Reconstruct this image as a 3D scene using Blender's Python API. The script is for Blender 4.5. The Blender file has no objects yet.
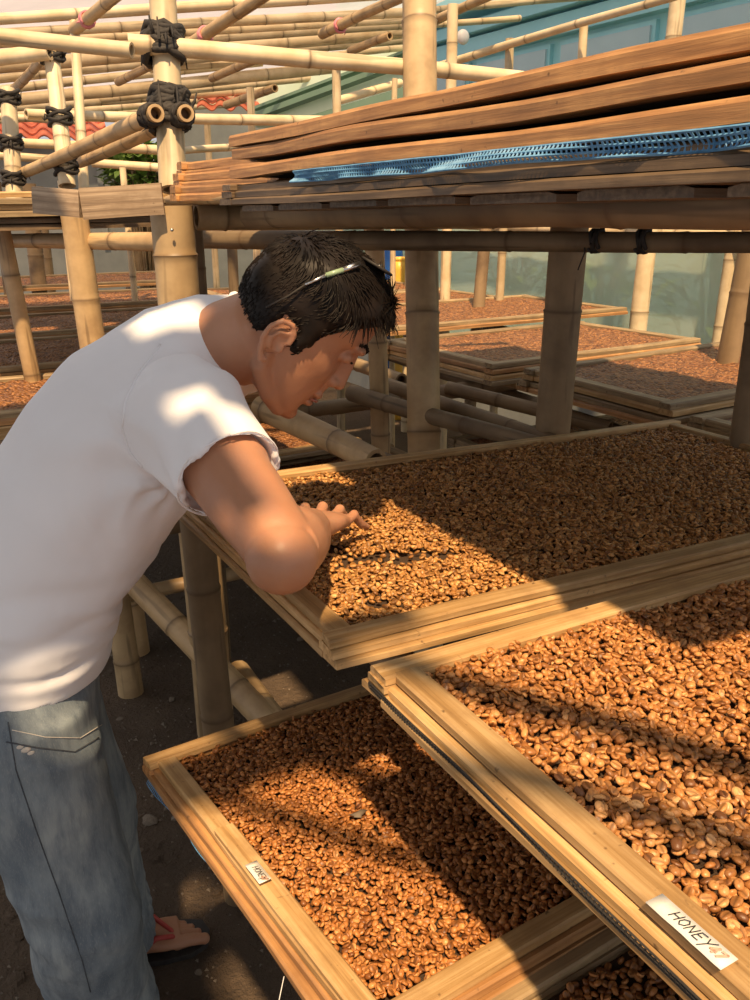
import bpy, bmesh, math, random
import numpy as np
from mathutils import Vector, Matrix, noise
random.seed(7); RNG = np.random.default_rng(7)
S = bpy.context.scene; COL = S.collection
# ------------------------------------------------------------------ camera, sky, sun, exposure
CAM_H = 1.5; FOC = 850.0; PITCH = math.atan(295/850.); YAW = math.radians(29.8)
cd = bpy.data.cameras.new('camera'); cam = bpy.data.objects.new('camera', cd); COL.objects.link(cam)
cd.sensor_fit = 'VERTICAL'; cd.sensor_height = 24.0; cd.lens = 24.0*FOC/1000.0; cd.clip_start = .02; cd.clip_end = 200
cam.location = (0, 0, CAM_H); cam.rotation_euler = (math.pi/2-PITCH, 0, -YAW)
S.camera = cam
world = bpy.data.worlds.new('hazy_sky'); S.world = world; world.use_nodes = True
bg = world.node_tree.nodes['Background']; bg.inputs[0].default_value = (.92, .89, .90, 1); bg.inputs[1].default_value = .66
SUN = Vector((.27, .55, -1.0)).normalized()
sl = bpy.data.lights.new('sun', 'SUN'); so = bpy.data.objects.new('sun', sl); COL.objects.link(so)
sl.energy = 7.2; sl.color = (1.0, .70, .40); sl.angle = math.radians(1.8)
so.rotation_euler = SUN.to_track_quat('-Z', 'Y').to_euler(); so.location = (-2, -3, 6)
S.view_settings.view_transform = 'Standard'; S.view_settings.look = 'None'
S.view_settings.exposure = 0.0; S.view_settings.gamma = 1.0; S.view_settings.use_curve_mapping = False

# ------------------------------------------------------------------ helpers
_f = Vector((math.sin(YAW)*math.cos(PITCH), math.cos(YAW)*math.cos(PITCH), -math.sin(PITCH)))
_r = Vector((math.cos(YAW), -math.sin(YAW), 0)); _u = _r.cross(_f)
def ray(x, y): return _f + _r*((x-375)/FOC) - _u*((y-500)/FOC)
def P(x, y, d): return Vector((0, 0, CAM_H)) + ray(x, y)*d          # photo point at a distance -> place
def PZ(x, y, z): r = ray(x, y); return Vector((0, 0, CAM_H)) + r*((z-CAM_H)/r.z)
def PX(x, y, X): r = ray(x, y); return Vector((0, 0, CAM_H)) + r*(X/r.x)

def tag(o, label=None, cat=None, group=None, kind=None):
    if label: o['label'] = label
    if cat: o['category'] = cat
    if group: o['group'] = group
    if kind: o['kind'] = kind
    return o
def link(o, parent=None):
    COL.objects.link(o)
    if parent: o.parent = parent
    return o
def empty(name, loc=(0, 0, 0), rot=(0, 0, 0)):
    o = bpy.data.objects.new(name, None); o.empty_display_size = .05
    o.location = loc; o.rotation_euler = rot; return link(o)
def mesh(name, V, Fc, mat=None, parent=None, smooth=True):
    me = bpy.data.meshes.new(name); me.from_pydata([tuple(v) for v in V], [], Fc); me.update()
    if smooth: me.polygons.foreach_set('use_smooth', [True]*len(me.polygons))
    if mat: me.materials.append(mat)
    return link(bpy.data.objects.new(name, me), parent)
class MB:
    def __init__(s): s.v = []; s.f = []
    def add(s, V, Fc):
        o = len(s.v); s.v += [Vector(v) for v in V]; s.f += [tuple(i+o for i in f) for f in Fc]; return s
    def box(s, c, d, R=None):
        x, y, z = d[0]/2, d[1]/2, d[2]/2; c = Vector(c)
        V = [Vector(p) for p in ((-x,-y,-z),(x,-y,-z),(x,y,-z),(-x,y,-z),(-x,-y,z),(x,-y,z),(x,y,z),(-x,y,z))]
        if R: V = [R @ v for v in V]
        return s.add([v+c for v in V], [(0,3,2,1),(4,5,6,7),(0,1,5,4),(1,2,6,5),(2,3,7,6),(3,0,4,7)])
    def tube(s, pts, rad, n=8, cap=True):
        pts = [Vector(p) for p in pts]; m = len(pts)
        if not hasattr(rad, '__len__'): rad = [rad]*m
        V = []; ref = None
        for i, p in enumerate(pts):
            t = (pts[min(i+1, m-1)]-pts[max(i-1, 0)]).normalized()
            if ref is None:
                ref = Vector((0, 0, 1)) if abs(t.z) < .9 else Vector((1, 0, 0))
            a = (ref - t*ref.dot(t)).normalized(); b = t.cross(a); ref = a
            V += [p + (a*math.cos(2*math.pi*k/n) + b*math.sin(2*math.pi*k/n))*rad[i] for k in range(n)]
        Fc = [(i*n+k, i*n+(k+1) % n, (i+1)*n+(k+1) % n, (i+1)*n+k) for i in range(m-1) for k in range(n)]
        if cap: Fc += [tuple(range(n-1, -1, -1)), tuple((m-1)*n+k for k in range(n))]
        return s.add(V, Fc)
    def ell(s, c, r, R=None, nu=14, nv=9):
        c = Vector(c); V = []
        for j in range(nv+1):
            ph = math.pi*j/nv
            for i in range(nu):
                th = 2*math.pi*i/nu
                v = Vector((r[0]*math.sin(ph)*math.cos(th), r[1]*math.sin(ph)*math.sin(th), r[2]*math.cos(ph)))
                if R: v = R @ v
                V.append(c+v)
        Fc = [(j*nu+i, (j+1)*nu+i, (j+1)*nu+(i+1) % nu, j*nu+(i+1) % nu) for j in range(nv) for i in range(nu)]
        return s.add(V, Fc)
    def loft(s, secs, n=24, power=2.0):
        """secs: (centre, axis_a * ra, axis_b * rb)"""
        V = []
        for c, A, B in secs:
            for k in range(n):
                t = 2*math.pi*k/n; ct, st = math.cos(t), math.sin(t); e = 2.0/power
                V.append(Vector(c) + Vector(A)*math.copysign(abs(ct)**e, ct) + Vector(B)*math.copysign(abs(st)**e, st))
        m = len(secs)
        Fc = [(i*n+k, i*n+(k+1) % n, (i+1)*n+(k+1) % n, (i+1)*n+k) for i in range(m-1) for k in range(n)]
        Fc += [tuple(range(n-1, -1, -1)), tuple((m-1)*n+k for k in range(n))]
        return s.add(V, Fc)
    def build(s, name, mat=None, parent=None, smooth=True, origin=None):
        V = s.v
        if origin is not None: V = [v-Vector(origin) for v in V]
        o = mesh(name, V, s.f, mat, parent, smooth)
        if origin is not None: o.location = origin
        return o
def rot_to(d):
    return Vector(d).normalized().to_track_quat('X', 'Z').to_matrix()

# ------------------------------------------------------------------ materials
def new_mat(name):
    m = bpy.data.materials.new(name); m.use_nodes = True; nt = m.node_tree
    return m, nt, nt.nodes['Principled BSDF']
def N(nt, t, **kw):
    n = nt.nodes.new(t)
    for k, v in kw.items():
        if k in n.inputs: n.inputs[k].default_value = v
        else: setattr(n, k, v)
    return n
def ramp(nt, src, stops):
    r = nt.nodes.new('ShaderNodeValToRGB'); e = r.color_ramp.elements
    while len(e) < len(stops): e.new(.5)
    for el, (p, c) in zip(e, stops): el.position = p; el.color = (*c, 1)
    nt.links.new(src, r.inputs[0]); return r
def mix(nt, a, b, fac, mode='MIX'):
    m = nt.nodes.new('ShaderNodeMix'); m.data_type = 'RGBA'; m.blend_type = mode
    for sock, v in ((m.inputs[0], fac), (m.inputs[6], a), (m.inputs[7], b)):
        if isinstance(v, (int, float)): sock.default_value = v
        elif isinstance(v, tuple): sock.default_value = (*v, 1)
        else: nt.links.new(v, sock)
    return m.outputs[2]
def coords(nt, scale=(1, 1, 1), kind='Object'):
    tc = nt.nodes.new('ShaderNodeTexCoord'); mp = nt.nodes.new('ShaderNodeMapping'); mp.inputs['Scale'].default_value = scale
    nt.links.new(tc.outputs[kind], mp.inputs[0]); return mp.outputs[0]
def tex(nt, vec, scale, detail=4, rough=.55):
    n = N(nt, 'ShaderNodeTexNoise', Scale=scale, Detail=detail, Roughness=rough); nt.links.new(vec, n.inputs['Vector']); return n.outputs[0]
def bump(nt, b, h, strength=.3, dist=.01):
    n = N(nt, 'ShaderNodeBump', Strength=strength, Distance=dist); nt.links.new(h, n.inputs['Height']); nt.links.new(n.outputs[0], b.inputs['Normal'])
def simple(name, c1, c2, scale=20, rough=.7, bmp=.2, stretch=(1, 1, 1), dist=.004):
    m, nt, b = new_mat(name); v = coords(nt, stretch); t = tex(nt, v, scale)
    r = ramp(nt, t, [(.3, c1), (.7, c2)]); nt.links.new(r.outputs[0], b.inputs['Base Color']); b.inputs['Roughness'].default_value = rough
    if bmp: bump(nt, b, t, bmp, dist)
    return m
def bamboo_mat(name, c1, c2, c3, rough=.5):
    m, nt, b = new_mat(name)
    at = N(nt, 'ShaderNodeAttribute', attribute_name='nd'); v = coords(nt, (40, 40, 1.5))
    av = N(nt, 'ShaderNodeAttribute', attribute_name='bco')
    mp = N(nt, 'ShaderNodeMapping'); mp.inputs['Scale'].default_value = (1.2, 3, 45); nt.links.new(av.outputs['Vector'], mp.inputs[0])
    t = tex(nt, mp.outputs[0], 1.0, 3); t2 = tex(nt, coords(nt, (1, 1, 1)), 7, 4, .6)
    r = ramp(nt, t, [(.3, c1), (.72, c2)])
    oi = nt.nodes.new('ShaderNodeObjectInfo')
    c = mix(nt, r.outputs[0], c3, ramp(nt, t2, [(.42, (0, 0, 0)), (.70, (.85,)*3)]).outputs[0])
    c = mix(nt, c, tuple(q*.4 for q in c3), ramp(nt, tex(nt, mp.outputs[0], 2.3, 2), [(.60, (0, 0, 0)), (.68, (.55,)*3)]).outputs[0])
    hs = N(nt, 'ShaderNodeHueSaturation'); mr = N(nt, 'ShaderNodeMapRange'); mr.inputs[3].default_value = .74; mr.inputs[4].default_value = 1.12
    nt.links.new(oi.outputs['Random'], mr.inputs[0]); nt.links.new(mr.outputs[0], hs.inputs['Value']); nt.links.new(c, hs.inputs['Color'])
    c = mix(nt, hs.outputs[0], (.11, .065, .03), at.outputs['Fac'])
    nt.links.new(c, b.inputs['Base Color']); b.inputs['Roughness'].default_value = rough
    bump(nt, b, t, .25, .003); return m
def slat_mat(name, c1, c2, c3):
    m, nt, b = new_mat(name); v = coords(nt, (2.2, 60, 60)); t = tex(nt, v, 2.0, 5, .6); t2 = tex(nt, coords(nt), 13, 4, .65); t3 = tex(nt, coords(nt), 90, 2, .5)
    oi = nt.nodes.new('ShaderNodeObjectInfo')
    r = ramp(nt, t, [(.34, tuple(q*.72 for q in c1)), (.45, c1), (.62, c2)])
    c = mix(nt, r.outputs[0], c3, ramp(nt, t2, [(.45, (0, 0, 0)), (.72, (.7,)*3)]).outputs[0])
    c = mix(nt, c, (.10, .055, .025), ramp(nt, t3, [(.70, (0, 0, 0)), (.78, (.8,)*3)]).outputs[0])
    hs = N(nt, 'ShaderNodeHueSaturation'); mr = N(nt, 'ShaderNodeMapRange'); mr.inputs[3].default_value = .75; mr.inputs[4].default_value = 1.1
    nt.links.new(oi.outputs['Random'], mr.inputs[0]); nt.links.new(mr.outputs[0], hs.inputs['Value']); nt.links.new(c, hs.inputs['Color'])
    nt.links.new(hs.outputs[0], b.inputs['Base Color']); b.inputs['Roughness'].default_value = .55; bump(nt, b, t, .4, .003); return m
M = {}
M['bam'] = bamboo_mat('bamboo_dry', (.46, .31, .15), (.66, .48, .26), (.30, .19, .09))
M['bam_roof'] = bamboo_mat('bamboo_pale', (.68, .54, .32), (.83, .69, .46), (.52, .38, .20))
M['bam_old_shaded'] = bamboo_mat('bamboo_weathered_shaded', (.21, .145, .075), (.35, .25, .14), (.15, .10, .055), .65)  # darker bamboo, shade under the racks mixed into its colour
M['slat'] = slat_mat('bamboo_slat', (.46, .275, .105), (.65, .435, .205), (.33, .19, .075))
M['slat_br'] = slat_mat('brown_slat', (.40, .20, .075), (.60, .33, .13), (.29, .145, .06))
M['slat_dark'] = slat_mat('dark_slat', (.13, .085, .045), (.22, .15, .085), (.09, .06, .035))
M['slat_old'] = slat_mat('grey_slat', (.30, .21, .11), (.45, .33, .18), (.22, .15, .08))
M['plank'] = slat_mat('plank_wood', (.34, .24, .15), (.52, .39, .26), (.25, .17, .10))
M['rubber'] = simple('black_rubber', (.012, .011, .010), (.045, .038, .032), 60, .75, .5)
M['pink'] = simple('pink_twine', (.62, .18, .22), (.75, .32, .34), 40, .7, .2)
M['net_black'] = simple('black_net', (.012, .011, .01), (.035, .03, .025), 80, .7, .3)
M['net_blue'] = simple('blue_net', (.07, .22, .42), (.16, .38, .62), 60, .6, .2)
M['paper'] = simple('label_tape', (.74, .72, .66), (.82, .80, .75), 30, .5, .05)
M['ink'] = simple('marker_ink', (.012, .011, .011), (.02, .02, .02), 10, .6, 0)
M['ink_red'] = simple('faded_red_ink', (.62, .36, .25), (.72, .50, .40), 60, .6, 0)
M['tile'] = simple('clay_tile', (.50, .12, .06), (.66, .21, .12), 8, .8, .3)
M['leaf'] = simple('leaf_green', (.06, .14, .025), (.22, .34, .06), 4, .55, .1)
M['teal'] = simple('teal_paint', (.34, .66, .72), (.42, .74, .78), 3, .5, .05)
M['mint'] = simple('mint_paint', (.70, .88, .68), (.78, .93, .76), 3, .6, .05)
M['mint_dark'] = simple('green_trim', (.16, .27, .20), (.20, .33, .24), 3, .6, .05)
M['greywall'] = simple('grey_plaster', (.22, .24, .24), (.33, .35, .34), 3, .8, .1)
M['glass'] = simple('window_glass', (.42, .55, .58), (.56, .66, .68), 1.5, .15, 0)
M['blue'] = simple('blue_plastic', (.02, .12, .50), (.03, .17, .60), 5, .4, 0)
M['yellow'] = simple('yellow_plastic', (.75, .42, .05), (.8, .5, .08), 5, .4, 0)
M['white'] = simple('white_plastic', (.7, .7, .68), (.8, .8, .78), 5, .4, 0)
# dirt
m, nt, b = new_mat('dirt'); v = coords(nt); t = tex(nt, v, 2.2, 6, .65); t2 = tex(nt, v, 45, 5, .7); t3 = tex(nt, v, 9, 4)
c = ramp(nt, t, [(.3, (.075, .050, .031)), (.7, (.15, .103, .064))]).outputs[0]
c = mix(nt, c, (.19, .135, .09), ramp(nt, t2, [(.58, (0, 0, 0)), (.75, (.7,)*3)]).outputs[0])
nt.links.new(c, b.inputs['Base Color']); b.inputs['Roughness'].default_value = .95; bump(nt, b, mix(nt, t2, t3, .4), 1.0, .05); M['dirt'] = m
M['stone'] = simple('stone', (.12, .095, .07), (.26, .21, .155), 12, .9, .4)
# beans
def bean_mat(name, attr):
    m, nt, b = new_mat(name)
    if attr: src = N(nt, 'ShaderNodeAttribute', attribute_name='bc').outputs['Color']
    else:
        oi = nt.nodes.new('ShaderNodeObjectInfo')
        src = ramp(nt, oi.outputs['Random'], BSTOPS).outputs[0]
        g = N(nt, 'ShaderNodeAttribute', attribute_name='bc'); src = mix(nt, src, g.outputs['Color'], 1.0, 'MULTIPLY')
    t = tex(nt, coords(nt, (1, 1, 1)), 260, 3, .6)
    src = mix(nt, src, (.16, .06, .02), ramp(nt, t, [(.5, (0, 0, 0)), (.72, (.65,)*3)]).outputs[0])
    nt.links.new(src, b.inputs['Base Color']); b.inputs['Roughness'].default_value = .42; bump(nt, b, t, .3, .002)
    return m
BSTOPS = [(0, (.14, .053, .017)), (.25, (.33, .142, .041)), (.6, (.55, .255, .078)), (.9, (.70, .365, .135)), (1, (.78, .46, .20))]
M['beans'] = bean_mat('honey_beans', True); M['bean1'] = bean_mat('honey_bean_single', False)
m, nt, b = new_mat('far_beans'); v = coords(nt); t = N(nt, 'ShaderNodeTexVoronoi', Scale=95.0); nt.links.new(v, t.inputs['Vector'])
c = ramp(nt, t.outputs['Color'], [(0, (.07, .024, .008)), (.5, (.25, .10, .032)), (1, (.46, .21, .07))]).outputs[0]
t2 = tex(nt, v, 4, 4); c = mix(nt, c, (.20, .075, .03), ramp(nt, t2, [(.5, (0, 0, 0)), (.75, (.5,)*3)]).outputs[0])
nt.links.new(c, b.inputs['Base Color']); b.inputs['Roughness'].default_value = .5
bn = N(nt, 'ShaderNodeBump', Strength=1.0, Distance=.012, invert=True); nt.links.new(t.outputs['Distance'], bn.inputs['Height']); nt.links.new(bn.outputs[0], b.inputs['Normal']); M['farbean'] = m
m, nt, b = new_mat('tray_net'); v = coords(nt); w = N(nt, 'ShaderNodeTexVoronoi', Scale=420.0, distance='CHEBYCHEV', Randomness=0.0); nt.links.new(v, w.inputs['Vector'])
c = ramp(nt, w.outputs['Distance'], [(.3, (.02, .013, .008)), (.5, (.10, .06, .035))]).outputs[0]; nt.links.new(c, b.inputs['Base Color']); b.inputs['Roughness'].default_value = .7; M['net_bed'] = m
# skin, cloth
m, nt, b = new_mat('skin'); v = coords(nt); t = tex(nt, v, 9, 4); t2 = tex(nt, v, 180, 3)
c = ramp(nt, t, [(.3, (.40, .19, .105)), (.7, (.50, .255, .15))]).outputs[0]; nt.links.new(c, b.inputs['Base Color'])
b.inputs['Roughness'].default_value = .45; b.inputs['Subsurface Weight'].default_value = .12; b.inputs['Subsurface Radius'].default_value = (.012, .004, .002); bump(nt, b, t2, .12, .002); M['skin'] = m
M['lip'] = simple('lip_skin', (.34, .12, .085), (.42, .17, .12), 60, .4, .1)
M['nail'] = simple('nail', (.55, .34, .25), (.6, .38, .28), 20, .3, 0)
m, nt, b = new_mat('hair_dark'); t = tex(nt, coords(nt), 30, 3); c = ramp(nt, t, [(.3, (.006, .0045, .0035)), (.8, (.018, .012, .009))]).outputs[0]
nt.links.new(c, b.inputs['Base Color']); b.inputs['Roughness'].default_value = .5; b.inputs['Specular IOR Level'].default_value = .18; M['hair'] = m
m, nt, b = new_mat('shirt_cotton'); v = coords(nt); t = tex(nt, v, 6, 4); t2 = tex(nt, v, 900, 2)
c = ramp(nt, t, [(.3, (.84, .85, .88)), (.7, (.90, .91, .94))]).outputs[0]; nt.links.new(c, b.inputs['Base Color']); b.inputs['Roughness'].default_value = .85
b.inputs['Sheen Weight'].default_value = .2; bump(nt, b, t2, .15, .001); M['shirt'] = m
m, nt, b = new_mat('denim'); v = coords(nt); t = tex(nt, v, 5, 4, .6); t2 = tex(nt, coords(nt, (900, 900, 120)), 1, 2); t3 = tex(nt, coords(nt, (22, 22, 5)), 1.6, 4, .65)
c = ramp(nt, t, [(.32, (.17, .22, .26)), (.68, (.36, .41, .42))]).outputs[0]
c = mix(nt, c, (.10, .135, .175), ramp(nt, t3, [(.38, (.75,)*3), (.62, (0, 0, 0))]).outputs[0])
c = mix(nt, c, (.42, .44, .42), ramp(nt, t2, [(.55, (0, 0, 0)), (.8, (.45,)*3)]).outputs[0])
nt.links.new(c, b.inputs['Base Color']); b.inputs['Roughness'].default_value = .9; bump(nt, b, mix(nt, t3, t2, .3), .3, .004); M['denim'] = m
M['stitch'] = simple('denim_seam', (.05, .06, .08), (.10, .115, .13), 200, .9, .2)
M['fray'] = simple('frayed_denim', (.55, .53, .48), (.66, .63, .58), 200, .9, .3)
M['sandal'] = simple('sandal_black', (.02, .018, .018), (.05, .045, .04), 40, .7, .3)
M['strap_red'] = simple('sandal_red', (.42, .045, .04), (.52, .08, .06), 40, .5, .2)
m, nt, b = new_mat('glasses_green'); b.inputs['Base Color'].default_value = (.30, .42, .26, 1); b.inputs['Roughness'].default_value = .25; M['gl_green'] = m
m, nt, b = new_mat('glasses_lens'); b.inputs['Base Color'].default_value = (.015, .015, .018, 1); b.inputs['Roughness'].default_value = .08; M['lens'] = m
m, nt, b = new_mat('metal_thin'); b.inputs['Base Color'].default_value = (.6, .6, .58, 1); b.inputs['Metallic'].default_value = 1; b.inputs['Roughness'].default_value = .3; M['metal'] = m
def sheet_mat(name, c1, c2, transp, transl, scale, rough=.35):
    m, nt, b = new_mat(name); t = tex(nt, coords(nt), scale, 5, .6)
    c = ramp(nt, t, [(.3, c1), (.7, c2)]).outputs[0]; nt.links.new(c, b.inputs['Base Color']); b.inputs['Roughness'].default_value = rough
    tr = nt.nodes.new('ShaderNodeBsdfTranslucent'); nt.links.new(c, tr.inputs[0]); tp = nt.nodes.new('ShaderNodeBsdfTransparent')
    m1 = nt.nodes.new('ShaderNodeMixShader'); m1.inputs[0].default_value = transl; nt.links.new(b.outputs[0], m1.inputs[1]); nt.links.new(tr.outputs[0], m1.inputs[2])
    m2 = nt.nodes.new('ShaderNodeMixShader'); m2.inputs[0].default_value = transp; nt.links.new(m1.outputs[0], m2.inputs[1]); nt.links.new(tp.outputs[0], m2.inputs[2])
    nt.links.new(m2.outputs[0], nt.nodes['Material Output'].inputs[0]); return m
M['green_sheet'] = sheet_mat('green_plastic_sheet', (.62, .76, .62), (.80, .90, .78), .12, .45, 1.1, .25)
M['roof_sheet'] = sheet_mat('roof_plastic', (.62, .58, .60), (.78, .74, .76), .35, .6, 2.5)

# ------------------------------------------------------------------ ground
def nz(x, y, z=0.0, s=1.0): return noise.noise(Vector((x*s, y*s, z)))
V = []; Fc = []; n = 150; x0, x1, y0, y1 = -3.0, 9.0, -2.5, 13.0
xs = np.linspace(0, 1, n)
gx = x0+(x1-x0)*xs; gy = y0+(y1-y0)*xs**1.3
for j in range(n):
    for i in range(n):
        x, y = gx[i], gy[j]; V.append((x, y, .018*nz(x, y, 0, 1.7)+.008*nz(x, y, 3, 6)))
Fc = [(j*n+i, j*n+i+1, (j+1)*n+i+1, (j+1)*n+i) for j in range(n-1) for i in range(n-1)]
g = mesh('floor', V, Fc, M['dirt']); tag(g, 'bare brown earth floor under the drying racks', kind='structure')
def stone_mesh(seed):
    bm = bmesh.new(); bmesh.ops.create_icosphere(bm, subdivisions=2, radius=1)
    for v in bm.verts: v.co *= 1+.35*noise.noise(v.co*1.3+Vector((seed*7.1, 0, 0))); v.co.z *= .55
    me = bpy.data.meshes.new('stone'); bm.to_mesh(me); bm.free(); me.materials.append(M['stone'])
    return me
SM = [stone_mesh(k) for k in range(4)]
big = [(118+13*((k*7) % 9)+random.uniform(-9, 9), 705+random.uniform(0, 270), random.uniform(.004, .009)) for k in range(26)]+[(150, 822, .022), (178, 818, .018), (108, 838, .012), (140, 852, .012), (133, 800, .010), (205, 820, .012), (212, 868, .010), (186, 760, .011), (120, 720, .012), (110, 600, .015), (300, 640, .014), (172, 700, .012)]
for k, (px, py, r) in enumerate(big):
    p = PZ(px, py, 0); o = bpy.data.objects.new('stone', SM[k % 4]); link(o); o.location = (p.x, p.y, r*.25); o.scale = (r, r*.85, r); o.rotation_euler[2] = k*1.3
    tag(o, 'small dull stone lying on the bare earth floor', 'stone', 'stones on the earth floor')
# uncountable grit
mb = MB()
for k in range(2600):
    x = random.uniform(-.3, 1.7); y = random.uniform(.9, 3.4); r = random.uniform(.002, .006)*(1 if random.random() < .9 else 1.8)
    z = .018*nz(x, y, 0, 1.7)+.008*nz(x, y, 3, 6)
    a = random.random()*6
    mb.add([(x+r*math.cos(a), y+r*math.sin(a), z), (x+r*math.cos(a+2), y+r*math.sin(a+2), z), (x+r*math.cos(a+4.2), y+r*math.sin(a+4.2), z), (x, y, z+r*.9)], [(0, 1, 3), (1, 2, 3), (2, 0, 3)])
tag(mb.build('grit', M['stone'], smooth=False), 'loose grit and crumbs scattered over the earth floor', 'grit', kind='stuff')

mb = MB()
for k in range(1100):
    x = random.uniform(-.4, 1.6); y = random.uniform(.9, 3.2); r = random.uniform(.004, .012)*(1 if random.random() < .85 else 1.9); z = .018*nz(x, y, 0, 1.7)+.008*nz(x, y, 3, 6)-.002
    V = []; a0 = random.random()*6
    for q, hz in ((1.0, 0), (.72, .38)):
        for i in range(6): a = a0+i*1.047; rr = r*q*random.uniform(.75, 1.2); V.append((x+rr*math.cos(a), y+rr*math.sin(a), z+r*hz*random.uniform(.7, 1.2)))
    V.append((x, y, z+r*.5)); mb.add(V, [(i, (i+1) % 6, 6+(i+1) % 6, 6+i) for i in range(6)]+[(6+i, 6+(i+1) % 6, 12) for i in range(6)])
tag(mb.build('soil_clods', M['dirt'], smooth=False), 'crumbly clods of soil covering the earth floor', 'soil', kind='stuff')
# ------------------------------------------------------------------ bamboo
def pole(p0, p1, r0, r1=None, label='', group=None, mat='bam', gap=.28, sides=12, name='bamboo_pole', bend=.004, hollow=True, phase=None, cat='pole'):
    p0, p1 = Vector(p0), Vector(p1); r1 = r1 or r0*.92; L = (p1-p0).length; d = (p1-p0)/L
    a = (Vector((0, 0, 1)) if abs(d.z) < .9 else Vector((1, 0, 0))); a = (a-d*a.dot(d)).normalized(); b = d.cross(a)
    ph = random.random()*gap if phase is None else phase
    ts = [(0, 0)]; nodes = []
    t = ph
    while t < L-.01:
        if t > .01: nodes.append(t)
        t += gap*random.uniform(.85, 1.15)
    st = sorted([(0, 0.), (L, 0.)]+[(q, k) for tn in nodes for q, k in ((tn-.02, 0.), (tn-.006, .25), (tn, 1.), (tn+.006, .35), (tn+.02, 0.)) if 0 < q < L])
    out = [st[0]]
    for q in st[1:]:
        while q[0]-out[-1][0] > .16: out.append((out[-1][0]+.12, 0.))
        if q[0]-out[-1][0] > .001: out.append(q)
    V = []; nd = []; co = []; n = sides; sd = random.random()*50; b1, b2 = random.uniform(-bend, bend), random.uniform(-bend, bend)
    for q, k in out:
        u = q/L; r = (r0+(r1-r0)*u)*(1+.06*min(1, k*1.4) - (.05 if k == .35 else 0))
        c = d*q + a*(b1*L*math.sin(u*math.pi)+.12*r0*nz(q*2.2, sd)) + b*(b2*L*math.sin(u*math.pi)+.12*r0*nz(q*2.2, sd+9))
        for i in range(n):
            th = 2*math.pi*i/n; V.append(c+(a*math.cos(th)+b*math.sin(th))*r); nd.append(min(1., k)*.8); co.append((q, i/n+sd, sd))
    m_ = len(out)
    Fc = [(i*n+k, i*n+(k+1) % n, (i+1)*n+(k+1) % n, (i+1)*n+k) for i in range(m_-1) for k in range(n)]
    for end, c0, sg in ((0, V[0:n], 1), (m_-1, V[(m_-1)*n:m_*n], -1)):     # hollow ends
        cc = sum(c0, Vector())/n; base = len(V); re = .68
        for v in c0: V.append(cc+(v-cc)*re); nd.append(.15); co.append((0, 0, sd))
        for v in c0: V.append(cc+(v-cc)*re+d*sg*min(.03, L*.2)); nd.append(1.0); co.append((0, 0, sd))
        e0 = end*n
        for k in range(n):
            k2 = (k+1) % n
            Fc.append((e0+k, base+k, base+k2, e0+k2) if sg > 0 else (e0+k, e0+k2, base+k2, base+k)); Fc.append((base+k, base+n+k, base+n+k2, base+k2) if sg > 0 else (base+k, base+k2, base+n+k2, base+n+k))
        Fc.append(tuple(base+n+k for k in range(n)))
    me = bpy.data.meshes.new(name); me.from_pydata([tuple(v) for v in V], [], Fc); me.update(); me.polygons.foreach_set('use_smooth', [True]*len(me.polygons))
    at = me.attributes.new('nd', 'FLOAT', 'POINT'); at.data.foreach_set('value', nd)
    at = me.attributes.new('bco', 'FLOAT_VECTOR', 'POINT'); at.data.foreach_set('vector', np.array(co, 'f').ravel())
    me.materials.append(M[mat]); me.set_sharp_from_angle(angle=math.radians(50))
    o = bpy.data.objects.new(name, me); link(o); o.location = p0
    tag(o, label, cat, group); return o
def child_at(o, parent):            # keep the world place of a mesh built in world coordinates
    o.parent = parent; o.matrix_parent_inverse = Matrix.Translation(-Vector(parent.location)) ; return o
def lashing(parent, c, axis, r, w=.05, mat='rubber', turns=5, tails=3):
    axis = Vector(axis).normalized(); a = axis.orthogonal().normalized(); b = axis.cross(a); c = Vector(c)
    mb = MB(); pts = []
    for i in range(turns*12+1):
        t = i/12*2*math.pi; u = i/(turns*12)-.5; rr = r*(1.04+.10*noise.noise(Vector((i*.7, r*90, c.x*7))))
        pts.append(c+axis*(u*w+.15*w*math.sin(t*.5+i))+(a*math.cos(t)+b*math.sin(t))*rr)
    mb.tube(pts, r*.21, 6)
    for k in range(tails):
        th = random.random()*6.28; s = c+(a*math.cos(th)+b*math.sin(th))*r*1.1
        mb.tube([s, s+(a*math.cos(th)+b*math.sin(th))*r*.35+axis*random.uniform(-.3, .5)*w, s+(a*math.cos(th)+b*math.sin(th))*r*.5+axis*random.uniform(-.7, .6)*w], [r*.13, r*.09, r*.04], 4)
    o = mb.build('lashing', M[mat]); child_at(o, parent); return o

# ------------------------------------------------------------------ trays
def slat(name, parent, c, L, w, h, ang=0.0, mat='slat', warp=.002, seed=None):
    """a flat bamboo strip, length along its own x, rounded upper edges, slightly uneven"""
    seed = random.random()*99 if seed is None else seed
    n = max(4, int(L/.09)); prof = [(-.5, -.5), (.5, -.5), (.5, .25), (.42, .5), (-.42, .5), (-.5, .25)]; k = len(prof); V = []
    for i in range(n+1):
        x = -L/2+L*i/n; ww = w*(1+.10*nz(x*5, seed)); hh = h*(1+.10*nz(x*4, seed+5)); oy = warp*1.5*nz(x*2.5, seed+11); oz = warp*nz(x*2.5, seed+17)
        for py, pz in prof: V.append((x+(.004*nz(py*4, seed) if i in (0, n) else 0), py*ww+oy, pz*hh+oz))
    Fc = [(i*k+j, (i+1)*k+j, (i+1)*k+(j+1) % k, i*k+(j+1) % k) for i in range(n) for j in range(k)]
    Fc += [tuple(range(k)), tuple(n*k+j for j in range(k-1, -1, -1))]
    o = mesh(name, V, Fc, M[mat], parent, False); o.location = c; o.rotation_euler[2] = ang; return o
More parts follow.
